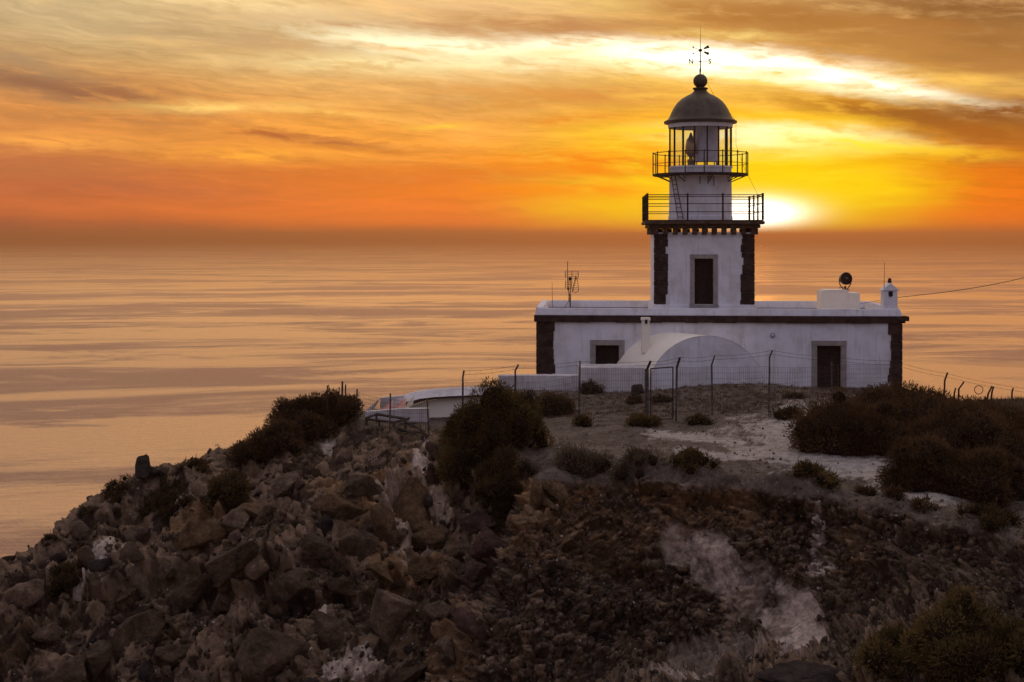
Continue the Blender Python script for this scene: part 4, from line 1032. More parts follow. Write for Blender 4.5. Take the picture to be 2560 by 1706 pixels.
def grid(name, x0, x1, z0, z1_, rows, dy):
    m = MB()
    m.tube(an(x0, z0, dy), an(x0, z1_, dy), .016, 5).tube(an(x1, z0 + 2, dy), an(x1, z1_ + 2, dy), .016, 5)
    for i in range(rows + 1):
        z = z0 + (z1_ - z0) * i / rows; m.tube(an(x0, z, dy), an(x1, z + 2, dy + .02), .009, 4)
    m.build(name, IRON, ant)
grid('grid_panel', 404, 520, 208, 270, 4, .05); grid('grid_panel', 405, 462, 295, 360, 4, .08)
m = MB()
for a, b in (((495, 250), (516, 300)), ((516, 300), (520, 385)), ((520, 385), (492, 400)), ((492, 400), (463, 388)), ((463, 388), (495, 250)), ((462, 205), (462, 330)), ((500, 260), (470, 390))): m.tube(an(*a, -.06), an(*b, -.06), .014, 5)
for i in range(6): z = 275 + i * 20; m.tube(an(490 - i * 4, z, -.06), an(514 + i, z, -.06), .008, 4)
m.build('loop_dipole', IRON, ant)
MB().box(an(446, 0).x - .06, an(446, 0).x + .07, -.05, .05, an(0, 290).z, an(0, 262).z).build('junction_box', IRON, ant)
# searchlight on its forked stand
sv = 5.9; sb, su = on_roof(2113, sv); sz = GZ + fz(725.4, su, sv); ks = fY(su, sv) / F
sl = empty('searchlight', (sb.x, sb.y, sz), R(12), label='round drum searchlight in a forked bracket on top of the roof block', cat='lamp')
hz_ = (725 - 697) * ks; rd = 15.5 * ks
m = MB().lathe([(.02, -.30), (rd * .55, -.27), (rd * .86, -.15), (rd * .94, .0), (rd * 1.0, .02), (rd * 1.02, .16), (rd * .96, .17), (rd * .95, .08)], n=28, cap=False)
d_ = m.build('drum', STEELM, sl, smooth=True); d_.location = (0, 0, hz_); d_.rotation_euler = (R(84), 0, 0)
f_ = MB().lathe([(rd * .95, .09), (rd * .55, .13), (.01, .145)], n=28, cap=False).build('front_glass', DARKWOOD, d_, smooth=True)
MB().lathe([(.07, .10), (.07, .16), (.01, .17)], (.02, .02, 0), 12).build('bulb', STEELM, d_)
m = MB()
for sg in (-1, 1): m.tube((sg * rd * 1.05, 0, hz_), (sg * rd * 1.0, 0, hz_ * .55), .022, 6).tube((sg * rd * 1.0, 0, hz_ * .55), (sg * .09, 0, .0), .028, 6)
m.tube((0, 0, 0), (0, 0, hz_ * .35), .06, 8).tube((-.22, -.05, 0), (.22, -.05, 0), .03, 6).tube((-.35, .05, .12), (-.05, 0, .16), .015, 5)
m.build('fork', IRON, sl)
# little things at the roof corner
rb, ru = on_roof(1372, .9)
o = MB().box(-.22, .22, -.15, .15, 0, .20, top=(.06, .04)).build('roof_box', OLDWHITE, None, bevel=.02, loc=(rb.x, rb.y, GZ + ZC1 - .0)); props(o, label='small white box on the left front corner of the roof', cat='box')
def wall_thing(name, px, py, lbl, cat):
    u = fu(px); b = HW(u, 0, fz(py, u)); return empty(name, b, -TH, label=lbl, cat=cat)
for px_, py_, lb in ((1794, 855, 'dark bulkhead lamp on the white house front just above the vault'), (1931.5, 839, 'small round lamp high on the white house front left of the door')):
    w = wall_thing('wall_lamp', px_, py_, lb, 'lamp')
    MB().lathe([(.12, 0), (.12, .05), (.10, .07)], n=14).build('base', STEELM, w).rotation_euler = (R(90), 0, 0)
    MB().lathe([(.095, .07), (.09, .13), (.06, .17), (.01, .185)], n=14).build('lamp_glass', LENSM, w, smooth=True).rotation_euler = (R(90), 0, 0)
w = wall_thing('floodlight', 1836, 893, 'twin floodlight on a cross bar low on the house front', 'lamp')
MB().tube((-.25, -.06, .05), (.48, -.06, 0), .018, 6).tube((.25, -.06, .12), (.25, -.06, -.16), .018, 6).tube((0, 0, .03), (0, -.08, .03), .03, 6).build('cross_bar', IRON, w)
for x in (-.05, -.12): MB().box(x - .07, x + .07, -.22, -.09, -.12 - (x + .05), .06).build('lamp_head', STEELM, w, bevel=.02)
# overhead cable running off to the right
ca = Vector(HW(fu(2150, 3), 3, fz(760, 17, 3))); cb = Vector(HW((c0 + c1) / 2 + .2, .4, fz(745, 18, .4))); pole = P(2900, 585, 62)
m = MB(); o_ = cb
n = 24
m.path([cb.lerp(pole, i / n) - Vector((0, 0, .55 * math.sin(math.pi * i / n))) - cb for i in range(n + 1)], .016, 5); m.path([ca - cb, Vector((0, 0, 0))], .010, 4)
o = m.build('overhead_cable', CABLEM, None, loc=cb); props(o, label='black overhead cable running from the roof chimney off to the right', cat='cable')
# ------------------------------------------------------------------ boulders
def rock_f(a, b, c):
    def f():
        p = POS(); n = NOISE(p, 1.6, 6, .62); n2 = NOISE(p, 11, 5, .65)
        q = MIX(STEP(n, .32, .66), a, b); q = MIX(STEP(n2, .52, .74) * .6, q, c); q = MIX(STEP(NOISE(p, 34, 2), .64, .74) * .4, q, (.26, .22, .20, 1))
        q = SCALE(q, STEP(NOISE(p, 70, 2, .6), .3, .7, .66, 1.34)); q = SCALE(q, STEP(NOISE(p, 4.5, 5, .7), .32, .68, .62, 1.30))
        return PRIN(q, .92, normal=BUMP(n2 + NOISE(p, 40, 3, .6) * .5 + NOISE(p, 4, 5, .7) * 1.4, 1.0, .09), Specular_IOR_Level=.2)
    return f
RM = {'brown': mat('brown_rock', rock_f((0.050, 0.031, 0.018, 1), (0.112, 0.072, 0.045, 1), (0.157, 0.100, 0.061, 1))),
      'grey': mat('grey_rock', rock_f((0.095, 0.063, 0.041, 1), (0.191, 0.126, 0.083, 1), (0.281, 0.195, 0.128, 1))),
      'ochre': mat('ochre_rock', rock_f((0.076, 0.042, 0.020, 1), (0.156, 0.096, 0.048, 1), (0.210, 0.144, 0.086, 1))),
      'purple': mat('mauve_rock', rock_f((0.057, 0.030, 0.023, 1), (0.105, 0.059, 0.045, 1), (0.146, 0.085, 0.065, 1))),
      'dark': mat('dark_rock', rock_f((.02, .014, .012, 1), (.045, .033, .028, 1), (.07, .052, .045, 1))),
      'pale': mat('pale_rock', rock_f((.36, .31, .28, 1), (.48, .42, .39, 1), (.58, .52, .48, 1)))}
_ico = {}
def ico(n):
    if n not in _ico:
        bm = bmesh.new(); bmesh.ops.create_icosphere(bm, subdivisions=n, radius=1)
        _ico[n] = (np.array([v.co[:] for v in bm.verts]), np.array([[v.index for v in f.verts] for f in bm.faces])); bm.free()
    return _ico[n]
def rock_verts(seed, sub=4, planes=11, rough=.11, sharp=20.0, flat=0.0):
    rng = np.random.default_rng(seed); d, f = ico(sub)
    n = rng.normal(size=(planes, 3)); n /= np.linalg.norm(n, axis=1, keepdims=True); h = rng.uniform(.55, 1.0, planes)
    n = np.vstack([n, -n[:3]]); h = np.r_[h, rng.uniform(.6, .95, 3)]
    t = np.maximum(d @ n.T, 1e-4) / h
    r = (np.sum(t ** sharp, axis=1)) ** (-1 / sharp)
    v = d * r[:, None]
    if rough:
        q = v * 2.2 + seed * 3.7
        v = v * (1 + rough * fbm(q[:, 0], q[:, 1], q[:, 2], seed % 97, 5, .6) - .5 * rough * np.maximum(0, .12 - np.abs(fbm(q[:, 0] * .7, q[:, 1] * .7, q[:, 2] * .7, seed % 83, 3))) * 8)[:, None]
    ext = (v.max(0) - v.min(0)) / 2; v = (v - (v.max(0) + v.min(0)) / 2) / ext
    return v, f
def boulder(px, py, wpx, hpx, kind, label, seed, depth=.8, out=.10, lean=0.0, sub=5, planes=10, name='boulder', cat='boulder', sharp=18.0, base=False):
    p = hit(px, py if not base else py + hpx * .45); Y = p.y
    w, h = wpx / F * Y / 2, hpx / F * Y / 2
    v, f = rock_verts(seed, sub, planes, sharp=sharp)
    v = v * np.array([w, depth * (w + h) / 2, h])
    if lean: c, s = math.cos(R(lean)), math.sin(R(lean)); v = np.stack([v[:, 0] * c - v[:, 2] * s, v[:, 1], v[:, 0] * s + v[:, 2] * c], 1)
    me = np_mesh(name, v, f); shade(me, True); me.set_sharp_from_angle(angle=R(38)); me.materials.append(RM[kind])
    o = bpy.data.objects.new(name, me); link(o)
    yy = Y + depth * (w + h) / 2 * .15 - out
    o.location = P(px, py, yy)
    return props(o, label=label, cat=cat)
BO = [
 (978, 1547, 112, 160, 'grey', 'big pale grey split boulder low in the middle of the cliff', 1, .8, .35, 0), (1100, 1537, 92, 72, 'grey', 'angular grey block just right of the big split boulder', 2, .8, .3, -8),
 (1113, 1634, 50, 86, 'grey', 'smooth pale upright stone at the foot of the right cliff edge', 3, .8, .3, 5), (898, 1362, 100, 84, 'brown', 'round dark boulder left of the ochre rock mass', 4, .8, .4, 0),
 (1205, 1310, 84, 66, 'purple', 'mauve slab, upper one of the cracked pair in the gully', 5, .7, .3, -25), (1228, 1370, 96, 84, 'purple', 'mauve cracked block, middle one in the gully', 6, .7, .35, -20), (1200, 1425, 84, 60, 'purple', 'mauve block, lowest of the gully stack', 7, .8, .3, 10),
 (1341, 1240, 34, 96, 'ochre', 'upright orange slab at the left corner of the cliff top', 8, .9, .25, 4), (1388, 1226, 64, 48, 'ochre', 'flat orange block capping the cliff corner beside the upright slab', 9, .9, .25, 0), (1372, 1258, 44, 26, 'ochre', 'thin ochre ledge stone under the flat orange block', 10, .9, .25, 0),
 (1104, 1134, 84, 62, 'brown', 'rounded brown boulder right below the fence beside the big bush', 11, .9, .2, 0), (843, 1272, 118, 96, 'ochre', 'slanted ochre slab above the round dark boulder', 12, .7, .35, 28), (787, 1366, 80, 76, 'brown', 'dark brown block left of the round dark boulder', 13, .8, .3, 12),
 (587, 1308, 62, 72, 'grey', 'pale grey boulder standing out on the middle of the left slope', 14, .8, .3, -15), (500, 1336, 140, 84, 'ochre', 'long yellowish boulder left of the pale grey one', 15, .7, .3, 18), (724, 1466, 92, 72, 'brown', 'brown wedge boulder below the dark brown block', 16, .8, .3, 15),
 (418, 1424, 54, 58, 'grey', 'tapered grey stone with a pale top on the left slope', 17, .8, .25, 0), (306, 1490, 66, 30, 'ochre', 'long pinkish stone lying low on the left slope', 18, .9, .2, 8), (407, 1527, 28, 28, 'grey', 'small round pale stone below the tapered grey stone', 19, .9, .15, 0),
 (116, 1584, 76, 50, 'grey', 'grey block near the lower left corner', 20, .8, .2, 12), (240, 1648, 100, 92, 'brown', 'big dark block at the bottom left of the slope', 21, .8, .3, 0), (690, 1640, 190, 170, 'brown', 'largest triangular slab at the bottom of the left slope', 22, .6, .45, 32),
 (216, 1394, 50, 62, 'brown', 'dark grey stone beside the white plate on the left slope', 23, .8, .2, 0), (200, 1324, 64, 46, 'grey', 'broad grey stone near the left skyline', 24, .8, .15, -20), (248, 1407, 30, 26, 'pale', 'white stone plate shining on the left slope', 25, .4, .25, 15),
 (358, 1168, 44, 58, 'dark', 'dark standing rock on the left skyline against the sea', 26, .9, .0, -6), (392, 1176, 50, 26, 'dark', 'low flat rock right of the standing rock on the skyline', 27, .9, .0, 0), (1594, 976, 34, 30, 'dark', 'small dark rock against the white yard wall left of the gate', 28, .9, .1, 0),
 (2010, 1706, 260, 100, 'dark', 'smooth dark boulder at the bottom right edge under the bush', 129, .9, .3, -6), (2334, 1372, 26, 18, 'grey', 'small pale stone near the right edge of the cliff face', 30, .9, .15, 0), (1446, 1262, 30, 24, 'grey', 'round grey cobble high in the cliff right of the orange slab', 31, .9, .15, 0),
 (1420, 1590, 26, 24, 'grey', 'dark grey cobble low in the middle of the right cliff', 32, .9, .15, 0), (1010, 1236, 90, 60, 'ochre', 'ochre knob on top of the ochre rock mass', 33, .8, .25, 15), (960, 1310, 60, 110, 'ochre', 'left upright face of the ochre rock mass', 34, .8, .3, 10), (1060, 1350, 110, 90, 'ochre', 'broad front face of the ochre rock mass', 35, .7, .35, -10),
 (640, 1420, 70, 56, 'grey', 'grey block in the middle of the rubble left of the brown wedge', 36, .8, .25, 20), (560, 1500, 84, 60, 'brown', 'brown block above the largest triangular slab', 37, .8, .25, 25), (860, 1470, 80, 70, 'brown', 'brown block in the hollow left of the big split boulder', 38, .8, .25, 10),
 (1020, 1690, 120, 70, 'brown', 'brown block cut by the bottom edge below the split boulder', 39, .8, .3, 5), (440, 1640, 90, 70, 'brown', 'brown block between the bottom left block and the triangular slab', 40, .8, .25, 14), (720, 1210, 80, 54, 'grey', 'greyish brown block high on the left slope below the skyline bush', 41, .8, .2, 20),
 (1010, 1300, 190, 210, 'ochre', 'huge ochre rock mass in the middle of the cliff above the big split boulder', 45, .55, .15, 6), (1045, 1432, 170, 90, 'ochre', 'rust stained ledge under the huge ochre rock mass', 46, .6, .25, 0), (770, 1180, 130, 90, 'brown', 'pale brown outcrop under the left skyline bushes', 47, .6, .1, 25),
 (340, 1590, 170, 100, 'brown', 'wide brown slab low on the left slope above the bottom left block', 48, .55, .2, 22), (590, 1420, 150, 100, 'brown', 'broad brown slab in the middle of the left slope', 49, .5, .2, 25), (830, 1575, 130, 120, 'brown', 'sloping brown face in the hollow left of the big split boulder, below the smaller block', 50, .5, .1, 22), (470, 1500, 140, 90, 'brown', 'sloping brown slab left of the triangular slab', 51, .5, .2, 24), (60, 1490, 110, 70, 'grey', 'grey slab near the left edge of the slope', 52, .5, .15, 25),
 (1180, 1560, 90, 80, 'purple', 'mauve stone at the foot of the gully', 53, .7, .2, 10), (160, 1690, 130, 80, 'brown', 'brown slab cut by the bottom edge at the left', 54, .6, .25, 14), (900, 1220, 100, 70, 'brown', 'tilted brown slab left of the ochre knob', 55, .6, .2, 22),
 (660, 1290, 60, 46, 'brown', 'brown stone between the slanted ochre slab and the pale grey boulder', 42, .8, .2, 20), (330, 1380, 70, 50, 'brown', 'brown rock above the pinkish stone on the left slope', 43, .8, .2, 15), (950, 1430, 70, 50, 'ochre', 'orange stained stone above the big split boulder', 44, .8, .2, 0),
]
for b in BO:
    boulder(b[0], b[1], b[2], b[3], b[4], b[5], b[6], b[7], b[8], b[9], base=b[6] in (26, 27, 28))
# medium rocks of the rubble slope: individuals, alike
rng = np.random.default_rng(5)
protos = []
for k in range(12):
    v, f = rock_verts(300 + k, 3, 9, .06)
    me = np_mesh('loose_rock', v, f); shade(me, True); me.set_sharp_from_angle(angle=R(35)); me.materials.append(RM[('brown', 'brown', 'grey', 'ochre', 'purple', 'dark')[k % 6]]); protos.append(me)
_nq = grid_normals(TX, TY, TZ)
def scatter(mask, n, seed):
    """points of the land, spread evenly over the view"""
    rg = np.random.default_rng(seed); k = np.nonzero((mask > .5).ravel())[0]
    return rg.choice(k, n, replace=True), rg
inview = (VX > -60) & (VX < 2620) & (VY < 1760)
idxs, rg = scatter((rub > .5) & inview & (TY < 52), 120, 11)
NR = 0
for i in idxs:
    s = float(rg.uniform(.10, .34) ** 1.0) * (1.35 if rg.random() < .2 else 1)
    o = bpy.data.objects.new('loose_rock', protos[int(rg.integers(12))]); link(o)
    p = co[i]; o.location = (p[0], p[1] - s * .2, p[2] + s * .15)
    o.rotation_euler = tuple(rg.uniform(0, 6.28, 3)); o.scale = (s, s * rg.uniform(.6, 1), s * rg.uniform(.55, .9))
    props(o, label='angular loose rock lying half buried on the left slope', cat='rock', group='loose rocks on the left slope')
def debris(name, mask, n, seed, smin, smax, mtl, sub=1, bias=2.0, lift=.2):
    ids, rg = scatter(mask, n, seed); vs, fs, off = [], [], 0
    lib = [rock_verts(500 + seed * 13 + k, sub, 8, 0.0, 10.0) for k in range(10)]
    for i in ids:
        v, f = lib[int(rg.integers(10))]
        s = smin + (smax - smin) * rg.random() ** bias
        a = Euler(tuple(rg.uniform(0, 6.28, 3))).to_matrix()
        q = (v * np.array([1, rg.uniform(.6, 1), rg.uniform(.5, .9)])) @ np.array(a).T * s
        vs.append(q + co[i] + np.array([0, -s * .15, s * lift])); fs.append(f + off); off += len(v)
    me = np_mesh(name, np.vstack(vs), np.vstack(fs)); me.materials.append(mtl)
    o = bpy.data.objects.new(name, me); props(link(o), kind='stuff'); return o
rubm = (rub > .5) & inview & (TY < 56); conm = (con > .5) & inview & (TY < 50)
debris('rubble', rubm, 2000, 21, .025, .15, RM['brown'])
debris('grey_rubble', rubm, 1100, 22, .02, .12, RM['grey'])
debris('pale_chips', rubm & (pale > -1), 900, 23, .012, .05, RM['pale'])
debris('cliff_stones', conm & (smooth_patch < .4), 2400, 24, .025, .12, RM['brown'], bias=2.4, lift=0)
debris('grey_cliff_stones', conm & (smooth_patch < .4), 1100, 25, .02, .10, RM['grey'], bias=2.6, lift=0)
debris('ochre_cliff_stones', conm & (smooth_patch < .4), 1200, 26, .02, .11, RM['ochre'], bias=2.4, lift=0)
debris('plateau_stones', (rock < .3) & inview & (TY < 66), 1600, 27, .012, .07, RM['grey'], bias=3)
debris('pale_plateau_chips', (rock < .3) & inview & (TY < 60), 500, 28, .01, .04, RM['pale'], bias=2)
debris('pale_cliff_chips', conm, 700, 29, .012, .055, RM['pale'], bias=2)
# ------------------------------------------------------------------ shrubs
def leaf_f(a, b, tr):
    def f():
        t = ATTR('tone'); n = NOISE(POS(), 2.2, 4, .6)
        c = MIX(M('ADD', t * .75, (n - .5) * .9, clamp=True), a, b)
        d = E.nt.nodes.new('ShaderNodeBsdfDiffuse'); plug(d.inputs[0], c)
        q = E.nt.nodes.new('ShaderNodeBsdfTranslucent'); plug(q.inputs[0], SCALE(c, 1.3))
        return SHMIX(tr, E(d.outputs[0]), E(q.outputs[0]))
    return f
LEAF = mat('olive_shrub_leaf', leaf_f((.034, .025, .011, 1), (.23, .158, .064, 1), .3))
LEAFR = mat('reddish_shrub_leaf', leaf_f((.040, .025, .013, 1), (.185, .112, .060, 1), .3))
LEAFD = mat('dark_shrub_leaf', leaf_f((.028, .020, .010, 1), (.15, .105, .048, 1), .25))
DRY = mat('dry_grass', leaf_f((.06, .045, .03, 1), (.17, .13, .09, 1), .35))
TWIG = mat('twig', leaf_f((.020, .014, .010, 1), (.045, .033, .024, 1), .0))
def blade_mesh(name, root, direc, length, width, tone, material, rng):
    n = len(root); side = np.cross(direc, rng.normal(size=(n, 3))); side /= np.linalg.norm(side, axis=1, keepdims=True) + 1e-9
    mid = root + direc * (length * .5)[:, None]
    w = width[:, None]
    v = np.empty((n, 4, 3)); v[:, 0] = root - side * w * .25; v[:, 1] = mid - side * w * .5; v[:, 2] = root + direc * length[:, None]; v[:, 3] = mid + side * w * .5
    me = np_mesh(name, v.reshape(-1, 3), np.arange(4 * n).reshape(n, 4)); me.materials.append(material)
    a = me.attributes.new('tone', 'FLOAT', 'POINT'); a.data.foreach_set('value', np.repeat(tone, 4).astype(np.float32))
    return me
def unit(v): return v / (np.linalg.norm(v, axis=1, keepdims=True) + 1e-9)
def shrub(px, base, wpx, hpx, label, seed, material=None, dist=None, depth=.9, dens=1.0, leafl=.13, leafw=.034, spiky=.42, name='shrub', cat='shrub', flat=.5):
    material = material or LEAF; rng = np.random.default_rng(seed)
    p = hit(px, base) if dist is None else None
    if p is None:
        q = P(px, base, dist); p = Vector((q.x, q.y, ground_z(q.x, q.y)))
    Y = p.y; w, h = wpx / F * Y / 2, hpx / F * Y
    dy = w * depth
    cy = p.y + dy * .55
    gc = ground_z(p.x, cy); h = 1.10 * max(.25 * w, EYE - (base - hpx - HY) / F * cy - gc - leafl * .5)
    if dist is not None: p.z = gc
    o = bpy.data.objects.new(name, None); link(o); o.location = (p.x, cy, p.z); o.empty_display_size = .2; props(o, label=label, cat=cat)
    nl = int(10 + 9 * w * max(1, h))
    th = rng.uniform(0, 2 * math.pi, nl); rr_ = np.sqrt(rng.uniform(0, 1, nl)) * .80
    lx, ly = rr_ * np.cos(th) * w, rr_ * np.sin(th) * dy
    gz = np.array([ground_z(p.x + a, cy + b) for a, b in zip(lx, ly)]) - p.z
    bad = gz < -h * .45
    lx[bad] *= .35; ly[bad] = np.abs(ly[bad]) * .5
    gz = np.array([ground_z(p.x + a, cy + b) for a, b in zip(lx, ly)]) - p.z
    gz = np.clip(gz, -h * .6, h * .8)
    dome = np.sqrt(np.clip(1 - rr_ ** 2, .05, 1))
    lr = rng.uniform(.15, .42, nl) * min(w, h * 1.2) * (0.75 + .4 * dome)
    lz_ = np.maximum(gz, gz * .5) + np.maximum(h * dome * rng.uniform(flat, 1.0, nl) - lr, lr * .3)
    lift = rng.uniform(-.3, 0, nl) * h * (rng.random(nl) < .55); lz_ = np.maximum(lz_ + lift, gz + lr * .2)
    ltone = np.clip(rng.normal(.42, .22, nl), 0, 1)
    area = 4 * math.pi * lr ** 2
    cnt = np.maximum(40, (area / (leafl * leafw) * 1.5 * dens)).astype(int); cap = 1.0 if cnt.sum() < 42000 else 42000 / cnt.sum(); cnt = (cnt * cap).astype(int) + 1
    L = np.repeat(np.arange(nl), cnt); n = len(L)
    d = unit(rng.normal(size=(n, 3)) + np.array([0, 0, .25]))
    depthr = rng.uniform(.62, 1.02, n) ** .8
    wig = 1 + .42 * fbm(d[:, 0] * 2.6 + L, d[:, 1] * 2.6, d[:, 2] * 2.6 + L * .3, seed % 50, 3)
    root = np.stack([lx[L], ly[L], lz_[L]], 1) + d * (lr[L] * depthr * wig)[:, None] * np.array([1.12, 1.0, .95])
    direc = unit(d + rng.normal(size=(n, 3)) * spiky + np.array([0, 0, .35]))
    leng = leafl * rng.uniform(.4, 1.3, n) * (1 + (rng.random(n) < .04) * .9); wid = leafw * rng.uniform(.6, 1.2, n)
    tone = np.clip(ltone[L] + rng.normal(0, .16, n), 0, 1)
    keep = root[:, 2] > np.interp(root[:, 0], np.sort(lx), gz[np.argsort(lx)]) - .25
    me = blade_mesh('foliage', root[keep], direc[keep], leng[keep], wid[keep], tone[keep], material, rng)
    link(bpy.data.objects.new('foliage', me), o)
    # woody frame: branching stems and a tangle of twigs inside
    m = MB()
    for k in range(nl):
        s0 = Vector((lx[k] * .25, ly[k] * .25, gz[k] * .3 - .05)); e0 = Vector((lx[k], ly[k], lz_[k]))
        md = s0.lerp(e0, .5) + Vector(rng.normal(size=3) * .1 * lr[k] * 3)
        m.tube(s0, md, .022 + .012 * h, 4, .016, cap=False); m.tube(md, e0, .016, 4, .008, cap=False)
        for j in range(5): m.tube(e0, e0 + Vector(rng.normal(size=3)) * lr[k] * .5, .008, 3, .003, cap=False)
    vs, fs, off = [np.array(m.v)], [], len(m.v)
    cv, cf = ico(2); cvs, cfs, coff = [], [], 0
    for k in range(nl):
        q = cv * (lr[k] * .66 * (1 + .5 * fbm(cv[:, 0] * 3 + k, cv[:, 1] * 3, cv[:, 2] * 3, k % 40, 3)))[:, None] + np.array([lx[k], ly[k], lz_[k]])
        cvs.append(q); cfs.append(cf + coff); coff += len(cv)
    for q, f in zip(cvs, cfs): m.add([tuple(t) for t in q], [])
    k0 = off
    m.f += [tuple(int(i) + k0 for i in f) for f in np.vstack(cfs)]
    m.build('branches', TWIG, o)
    return o
SH = [
 # px, base row, width, height, label, seed, kwargs
 (1215, 1165, 230, 190, 'biggest olive bush in the middle, between fence and gully', 1, {}), (1310, 1120, 130, 140, 'olive bush leaning on the right side of the biggest middle bush', 2, {}), (1150, 1130, 110, 110, 'ragged olive bush at the left foot of the biggest middle bush', 3, {}),
 (1235, 1285, 130, 150, 'dark bush filling the gully below the biggest middle bush', 4, dict(material='D')), (1385, 1038, 110, 66, 'low green bush against the lower yard wall', 5, {}), (1300, 1010, 90, 44, 'bush top right behind the biggest bush, under the low wall', 6, dict(dist=52.5)),
 (828, 1066, 150, 100, 'dark skyline bush pierced by the stakes', 7, dict(material='R')), (755, 1096, 180, 112, 'dark skyline bush left of the staked bush', 8, dict(material='R')), (682, 1122, 140, 84, 'dark skyline bush, third from the fence going left', 9, dict(material='R')), (622, 1150, 130, 76, 'dark skyline bush above the pale grey boulder', 10, dict(material='R')),
 (548, 1250, 150, 80, 'dark low bush on the slope below the skyline bushes', 11, dict(material='D')), (470, 1172, 100, 30, 'flat spreading bush on the skyline right of the standing rock', 12, dict(material='D')), (400, 1298, 165, 76, 'wide dark bush on the left slope below the standing rock', 13, dict(material='D')), (430, 1220, 90, 46, 'dark bush just below the standing rock', 14, dict(material='D')),
 (285, 1248, 74, 54, 'dark bush on the skyline left of the standing rock', 15, dict(material='D')), (225, 1288, 70, 46, 'dark bush lower on the skyline, second left of the standing rock', 16, dict(material='D')), (158, 1480, 96, 80, 'dark bush beside the white plate low on the left slope', 17, dict(material='D')), (120, 1360, 50, 30, 'small dark tuft on the skyline near the left edge', 18, dict(material='D')),
 (2150, 1130, 290, 160, 'broad dark bush right of the white path, left end of the thicket', 19, dict(material='R')), (2290, 1090, 330, 140, 'tall dark bush at the house corner in the thicket', 20, dict(material='R', dist=49.0)), (2440, 1140, 300, 150, 'dark bush in the middle of the right thicket behind the front bush', 21, dict(material='R')), (2540, 1110, 260, 130, 'dark bush at the right edge of the thicket on the skyline', 22, dict(material='R', dist=47)),
 (2325, 1222, 210, 150, 'front dark bush beside the path on the right, left half', 23, dict(material='R')), (2475, 1244, 250, 150, 'front dark bush at the right edge, right half', 24, dict(material='R')), (2440, 1696, 330, 200, 'big olive bush in the lower right corner', 25, dict()), (2245, 1712, 230, 130, 'olive bush left of the big one in the lower right corner', 26, dict()), (2560, 1690, 180, 160, 'olive bush cut by the right edge at the lower corner', 27, dict()),
 (1457, 1062, 54, 26, 'small tuft at the foot of the single post left of the gate', 28, {}), (1610, 1064, 92, 40, 'green tuft in front of the left gate post', 29, {}), (1752, 1058, 68, 25, 'dark tuft between the gate and the next post', 30, dict(material='D')), (1974, 1044, 74, 32, 'dark cushion at the head of the white path', 31, dict(material='D')),
 (1745, 1176, 120, 58, 'dark cushion left of the path near the cliff top', 32, {}), (2056, 1218, 140, 66, 'dark cushion bush between the path and the cliff top', 33, {}), (2168, 1234, 66, 24, 'small tuft right of the cushion bush at the path', 34, dict(material='R')), (2238, 1244, 54, 30, 'small brown tuft in the lower path', 35, dict(material='R')), (2315, 1276, 76, 30, 'brown tuft on the cliff top below the lower path', 36, dict(material='R')), (2490, 1322, 200, 66, 'low dark bush on the cliff top at the right edge', 37, dict(material='D')),
 (1465, 1186, 150, 78, 'grey green wispy shrub on the cliff top right of the orange slab', 38, dict(material='Y', leafl=.2, leafw=.022, spiky=.2)), (1590, 1184, 120, 70, 'grey green wispy shrub with bare twigs, right one on the cliff top', 39, dict(material='Y', leafl=.2, leafw=.022, spiky=.2)), (1580, 1006, 50, 22, 'reddish tuft left of the gate under the yard wall', 40, dict(material='R')), (1478, 985, 60, 40, 'grey shrub against the white yard wall beside the single post', 41, dict(material='Y', dist=63)), (1990, 992, 60, 14, 'low dark tuft on the mound left of the house door', 42, dict(material='D')), (1660, 1002, 50, 20, 'dark tuft inside the gate', 43, dict(material='D')), (1310, 1196, 60, 36, 'dry ochre tuft at the top of the gully', 44, dict(material='Y')),
]
for px_, b_, w_, h_, lb, sd, kw in SH:
    kw = dict(kw); mt = kw.pop('material', None); mt = {'D': LEAFD, 'R': LEAFR, 'Y': DRY, None: LEAF}[mt]
    shrub(px_, b_, w_, h_, lb, sd, mt, **kw)
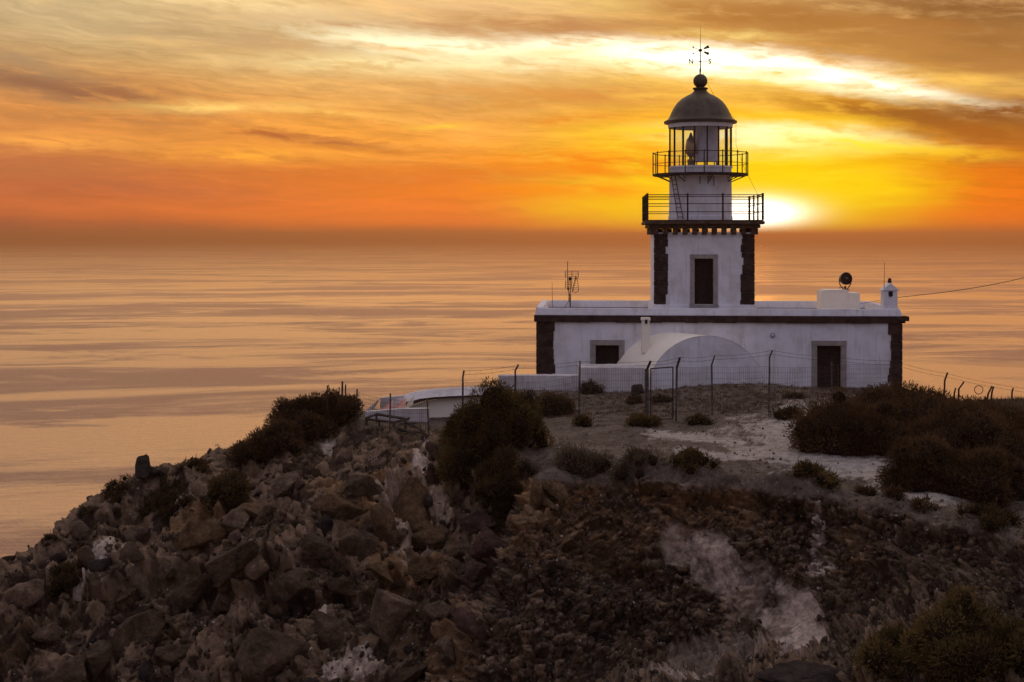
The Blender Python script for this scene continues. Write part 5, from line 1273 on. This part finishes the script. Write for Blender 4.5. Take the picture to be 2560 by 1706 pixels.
# ------------------------------------------------------------------ grass
def grass(name, mask, n, seed, lmin, lmax, material, width=.012, upw=1.6):
    ids, rg = scatter(mask, n, seed)
    nb = 14
    root = np.repeat(co[ids], nb, 0) + rg.normal(size=(n * nb, 3)) * np.array([.06, .06, .0]) - np.array([0, 0, .02])
    d = unit(rg.normal(size=(n * nb, 3)) * np.array([.5, .5, .2]) + np.array([0, 0, upw]))
    s = np.repeat(rg.uniform(lmin, lmax, n), nb) * rg.uniform(.5, 1.1, n * nb)
    me = blade_mesh(name, root, d, s, np.full(n * nb, width), np.repeat(rg.uniform(0, 1, n), nb), material, rg)
    o = bpy.data.objects.new(name, me); props(link(o), kind='stuff'); return o
grass('grass', (rock < .3) & (path < .2) & inview & (TY > 54.5 + wob * 4) & (VX > 1350) & (VX < 2250), 5200, 61, .06, .20, LEAFR)
grass('skyline_grass', (VX > 2150) & (VX < 2640) & (TY > 46) & (TY < 62) & (rock < .5), 3600, 62, .15, .42, DRY, .014)
grass('plateau_grass', (rock < .3) & (path < .1) & inview & (TY <= 53), 900, 63, .05, .16, DRY)
grass('slope_grass', (rub > .5) & inview & (TY < 56) & (wob > .05), 900, 64, .08, .22, LEAFD, .014)
grass('cliff_weeds', (con > .5) & inview & (ochre + wob > .5), 700, 65, .06, .16, DRY, .014, .6)
# ------------------------------------------------------------------ sea haze
def haze_box():
    bm = bmesh.new(); bmesh.ops.create_cube(bm, size=1.0)
    me = bpy.data.meshes.new('haze'); bm.to_mesh(me); bm.free()
    o = bpy.data.objects.new('haze', me); link(o)
    o.scale = (124000, 73000, 141); o.location = (0, 35000, 69.5)
    m = bpy.data.materials.new('haze'); m.use_nodes = True; nt = m.node_tree; nt.nodes.clear()
    v = nt.nodes.new('ShaderNodeVolumePrincipled')
    v.inputs['Color'].default_value = HAZE_COL; v.inputs['Density'].default_value = HAZE_D
    v.inputs['Anisotropy'].default_value = 0.72
    out = nt.nodes.new('ShaderNodeOutputMaterial'); nt.links.new(v.outputs[0], out.inputs['Volume'])
    me.materials.append(m); props(o, kind='stuff')
HAZE_COL, HAZE_D = (0.86, 0.46, 0.24, 1), 1.9e-4
haze_box()
